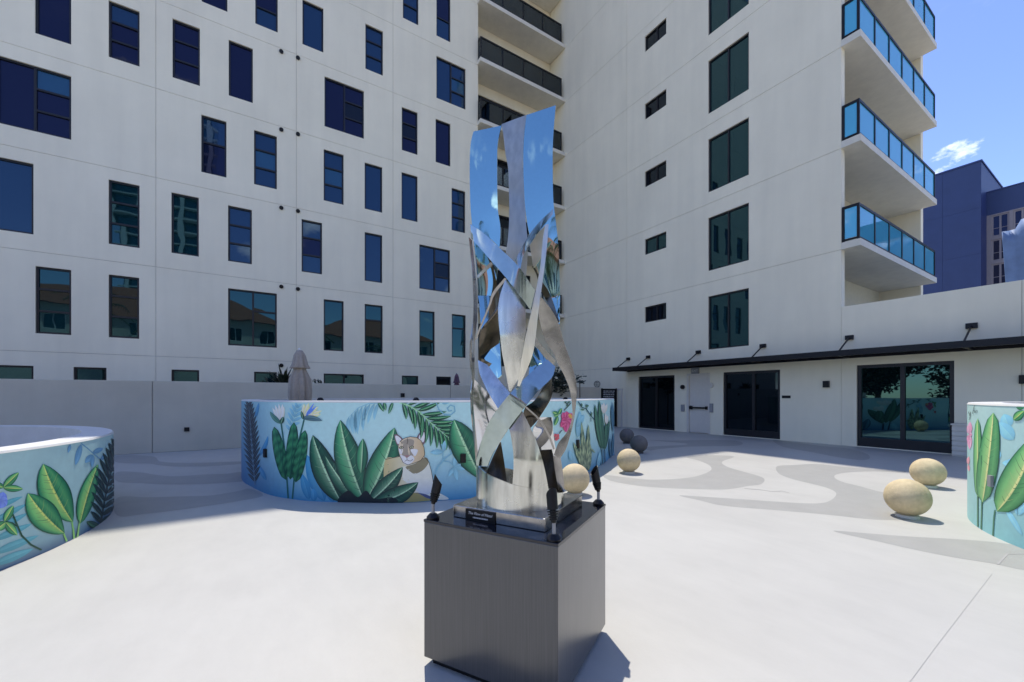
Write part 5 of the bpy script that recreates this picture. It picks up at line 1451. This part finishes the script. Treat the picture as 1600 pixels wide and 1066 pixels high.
# ================================================================== SURROUNDINGS BEHIND THE VIEWER (seen in the glass and the steel)
def house(x0, x1, y0, y1, eave, ridge, label, floors=3):
    root = empty('house', ((x0 + x1) / 2, (y0 + y1) / 2, 0), label, 'house', 'houses seen only in reflections')
    fh = lambda a, z, d: (a, y1 - d, z)
    n = max(2, int((x1 - x0) / 2.6)); hs = []
    for k in range(n):
        for f in range(floors):
            xa = x0 + (k + 0.25) * (x1 - x0) / n; hs.append((xa, xa + 1.3, 0.9 + f * eave / floors, 2.3 + f * eave / floors))
    holed_panel(fh, x0, x1, 0, eave, hs, 0.2, 0.0).build('wall', HOUSEWALL, root)
    m = MB(); m.box(x0, x1, y0, y1 - 0.22, 0, eave); m.build('wall_core', BLACK, root)
    m = MB(); m.box(x0 - 0.01, x0 + 0.2, y0, y1, 0, eave - 0.01); m.box(x1 - 0.2, x1 + 0.01, y0, y1, 0, eave - 0.01); m.build('side_wall', HOUSEWALL, root)
    for h in hs: window(fh, root, *h, [(1, []), (1, [])], [G_TEAL], frame_mat=WHITE)
    o = 0.6; ym = (y0 + y1) / 2; i = (y1 - y0) / 2
    m = MB(); m.add([(x0 - o, y0 - o, eave), (x1 + o, y0 - o, eave), (x1 + o, y1 + o, eave), (x0 - o, y1 + o, eave), (x0 + i, ym, ridge), (x1 - i, ym, ridge)], [(3, 2, 5, 4), (1, 0, 4, 5), (0, 3, 4), (2, 1, 5), (0, 1, 2, 3)])
    m.build('roof', TERRACOTTA, root)
house(-32, 3, -26, -16, 9.4, 12.6, 'cream house with terracotta hip roof reflected in the lower windows')
house(6, 22, -28, -18, 9.0, 12.2, 'second cream house with terracotta roof reflected beside the first')
def tower(x0, x1, y0, y1, h, label):
    root = empty('glass_tower', ((x0 + x1) / 2, (y0 + y1) / 2, 0), label, 'tower', 'towers seen only in reflections')
    m = MB(); m.box(x0, x1, y0, y1, 0, h); m.build('glazing', TEALGLASS, root)
    for k in range(int(h / 3.4)):
        m = MB(); m.box(x0 - 1.0, x1 + 1.0, y1 + 0.002, y1 + 1.4, k * 3.4 + 3, k * 3.4 + 3.35); m.build('floor_slab', TOWERWALL, root)
    for k in range(4):
        xa = x0 + (x1 - x0) * (k + 0.1) / 3.3; m = MB(); m.box(xa, xa + 1.0, y1 + 1.402, y1 + 1.8, 0, h); m.build('fin', TOWERWALL, root)
tower(-31, -11, -130, -112, 92, 'tall teal glass tower seen mirrored in the left facade windows')
# parapet and hedge at the terrace edge behind the viewer
pw = empty('parapet', (0, -10, 0), 'low white parapet at the terrace edge seen in reflections', 'wall')
m = MB(); m.box(-16, 15.0, -10.25, -10, 0, 1.05); m.build('wall', WHITE_TOP, pw)
for k, (x, y) in enumerate(((-13, -11.6), (-9, -12), (-4, -11.8), (1, -12.2), (6, -11.7), (11, -12))):
    c = Vector((x, y, 0)); rnd = random.Random(k + 40)
    root = empty('hedge_bush', (x, y, 0), 'green hedge bush %s of the parapet seen in reflections' % ['at the far left end', 'left', 'left of centre', 'at the centre', 'right of centre', 'at the right end'][k], 'bush', 'hedge along the parapet')
    m = MB(); m.tube([c, c + EZ * 1.0], [0.08, 0.04], 6); m.build('stem', BARK, root)
    m = MB(); leaf_cloud(m, c + EZ * 1.0, 1.9, 900, 0.16, rnd, 0.55); o = m.build('foliage', LEAFG, root); o['kind'] = 'stuff'
def palm(x, y, h, label):
    c = Vector((x, y, 0)); rnd = random.Random(int(x * 13 + y))
    root = empty('palm_tree', (x, y, 0), label, 'palm', 'palms seen in reflections')
    m = MB(); m.tube([c, c + Vector((0.2, 0.1, h * 0.5)), c + Vector((0.3, 0.3, h))], [0.22, 0.16, 0.13], 10); m.build('trunk', BARK, root, smooth=True)
    top = c + Vector((0.3, 0.3, h))
    for k in range(22):
        a = rnd.uniform(0, 6.28); el = rnd.uniform(-0.2, 1.2); L = rnd.uniform(2.0, 2.8); d = Vector((math.cos(a), math.sin(a), 0)); s = Vector((-d.y, d.x, 0))
        P = [top + d * L * t * math.cos(el * (1 - t)) + EZ * L * (math.sin(el) * t - 0.75 * t * t) for t in np.linspace(0, 1, 9)]
        mb = MB(); mb.tube(P, 0.02, 4)
        for i in range(1, 9):
            for sd in (-1, 1):
                for w in (0, 0.5):
                    p_ = P[i - 1].lerp(P[i], w); mb.add([p_ - d * 0.04, p_ + d * 0.04, p_ + s * sd * 0.55 + d * 0.25 - EZ * 0.2], [(0, 1, 2)])
        mb.build('frond', LEAFP, root)
palm(-11.5, -13.4, 9.5, 'palm tree left of the tallest one seen in the steel'); palm(-7, -13.2, 7.5, 'tall palm in front of the cream house seen in the steel'); palm(4.6, -13.6, 8.6, 'tallest palm between the two houses seen in the steel'); palm(13, -13.4, 6.8, 'palm in front of the second house seen in the steel')
def tree(x, y, h, r, label, n=4500, seed=1, mat=LEAFG, group='trees west of the terrace'):
    c = Vector((x, y, 0)); rnd = random.Random(seed)
    root = empty('broadleaf_tree', (x, y, 0), label, 'tree', group)
    m = MB(); m.tube([c, c + EZ * h * 0.45, c + Vector((0.2, 0.1, h * 0.75))], [0.28, 0.2, 0.08], 9)
    for k in range(5):
        a = k * 1.26 + rnd.uniform(0, .5); m.tube([c + EZ * h * 0.4, c + Vector((math.cos(a) * r * 0.6, math.sin(a) * r * 0.6, h * 0.7))], [0.12, 0.04], 6)
    m.build('trunk', BARK, root, smooth=True)
    m = MB()
    for k in range(9):
        a = rnd.uniform(0, 6.28); q = rnd.uniform(0.2, 0.75); leaf_cloud(m, c + Vector((math.cos(a) * r * q, math.sin(a) * r * q, h * rnd.uniform(0.22, 0.85))), r * rnd.uniform(0.4, 0.6), n // 9, 0.24, rnd)
    o = m.build('crown', mat, root); o['kind'] = 'stuff'
for k, (x, y, h, r, lb) in enumerate(((-24, 4, 6.2, 3.2, 'dark tree at the near end of the row west of the terrace'), (-26, 10, 5.2, 3.4, 'lower tree in the middle of the row west of the terrace'), (-23, 15.5, 6.6, 3.2, 'taller tree beyond the middle of the row west of the terrace'), (-27, 21, 7.5, 3.6, 'tallest tree at the far end of the row west of the terrace'), (-25, -3, 5.6, 3.2, 'tree west of the terrace nearest the houses'))):
    tree(x, y, h, r, lb, seed=k + 3, mat=LEAFD)
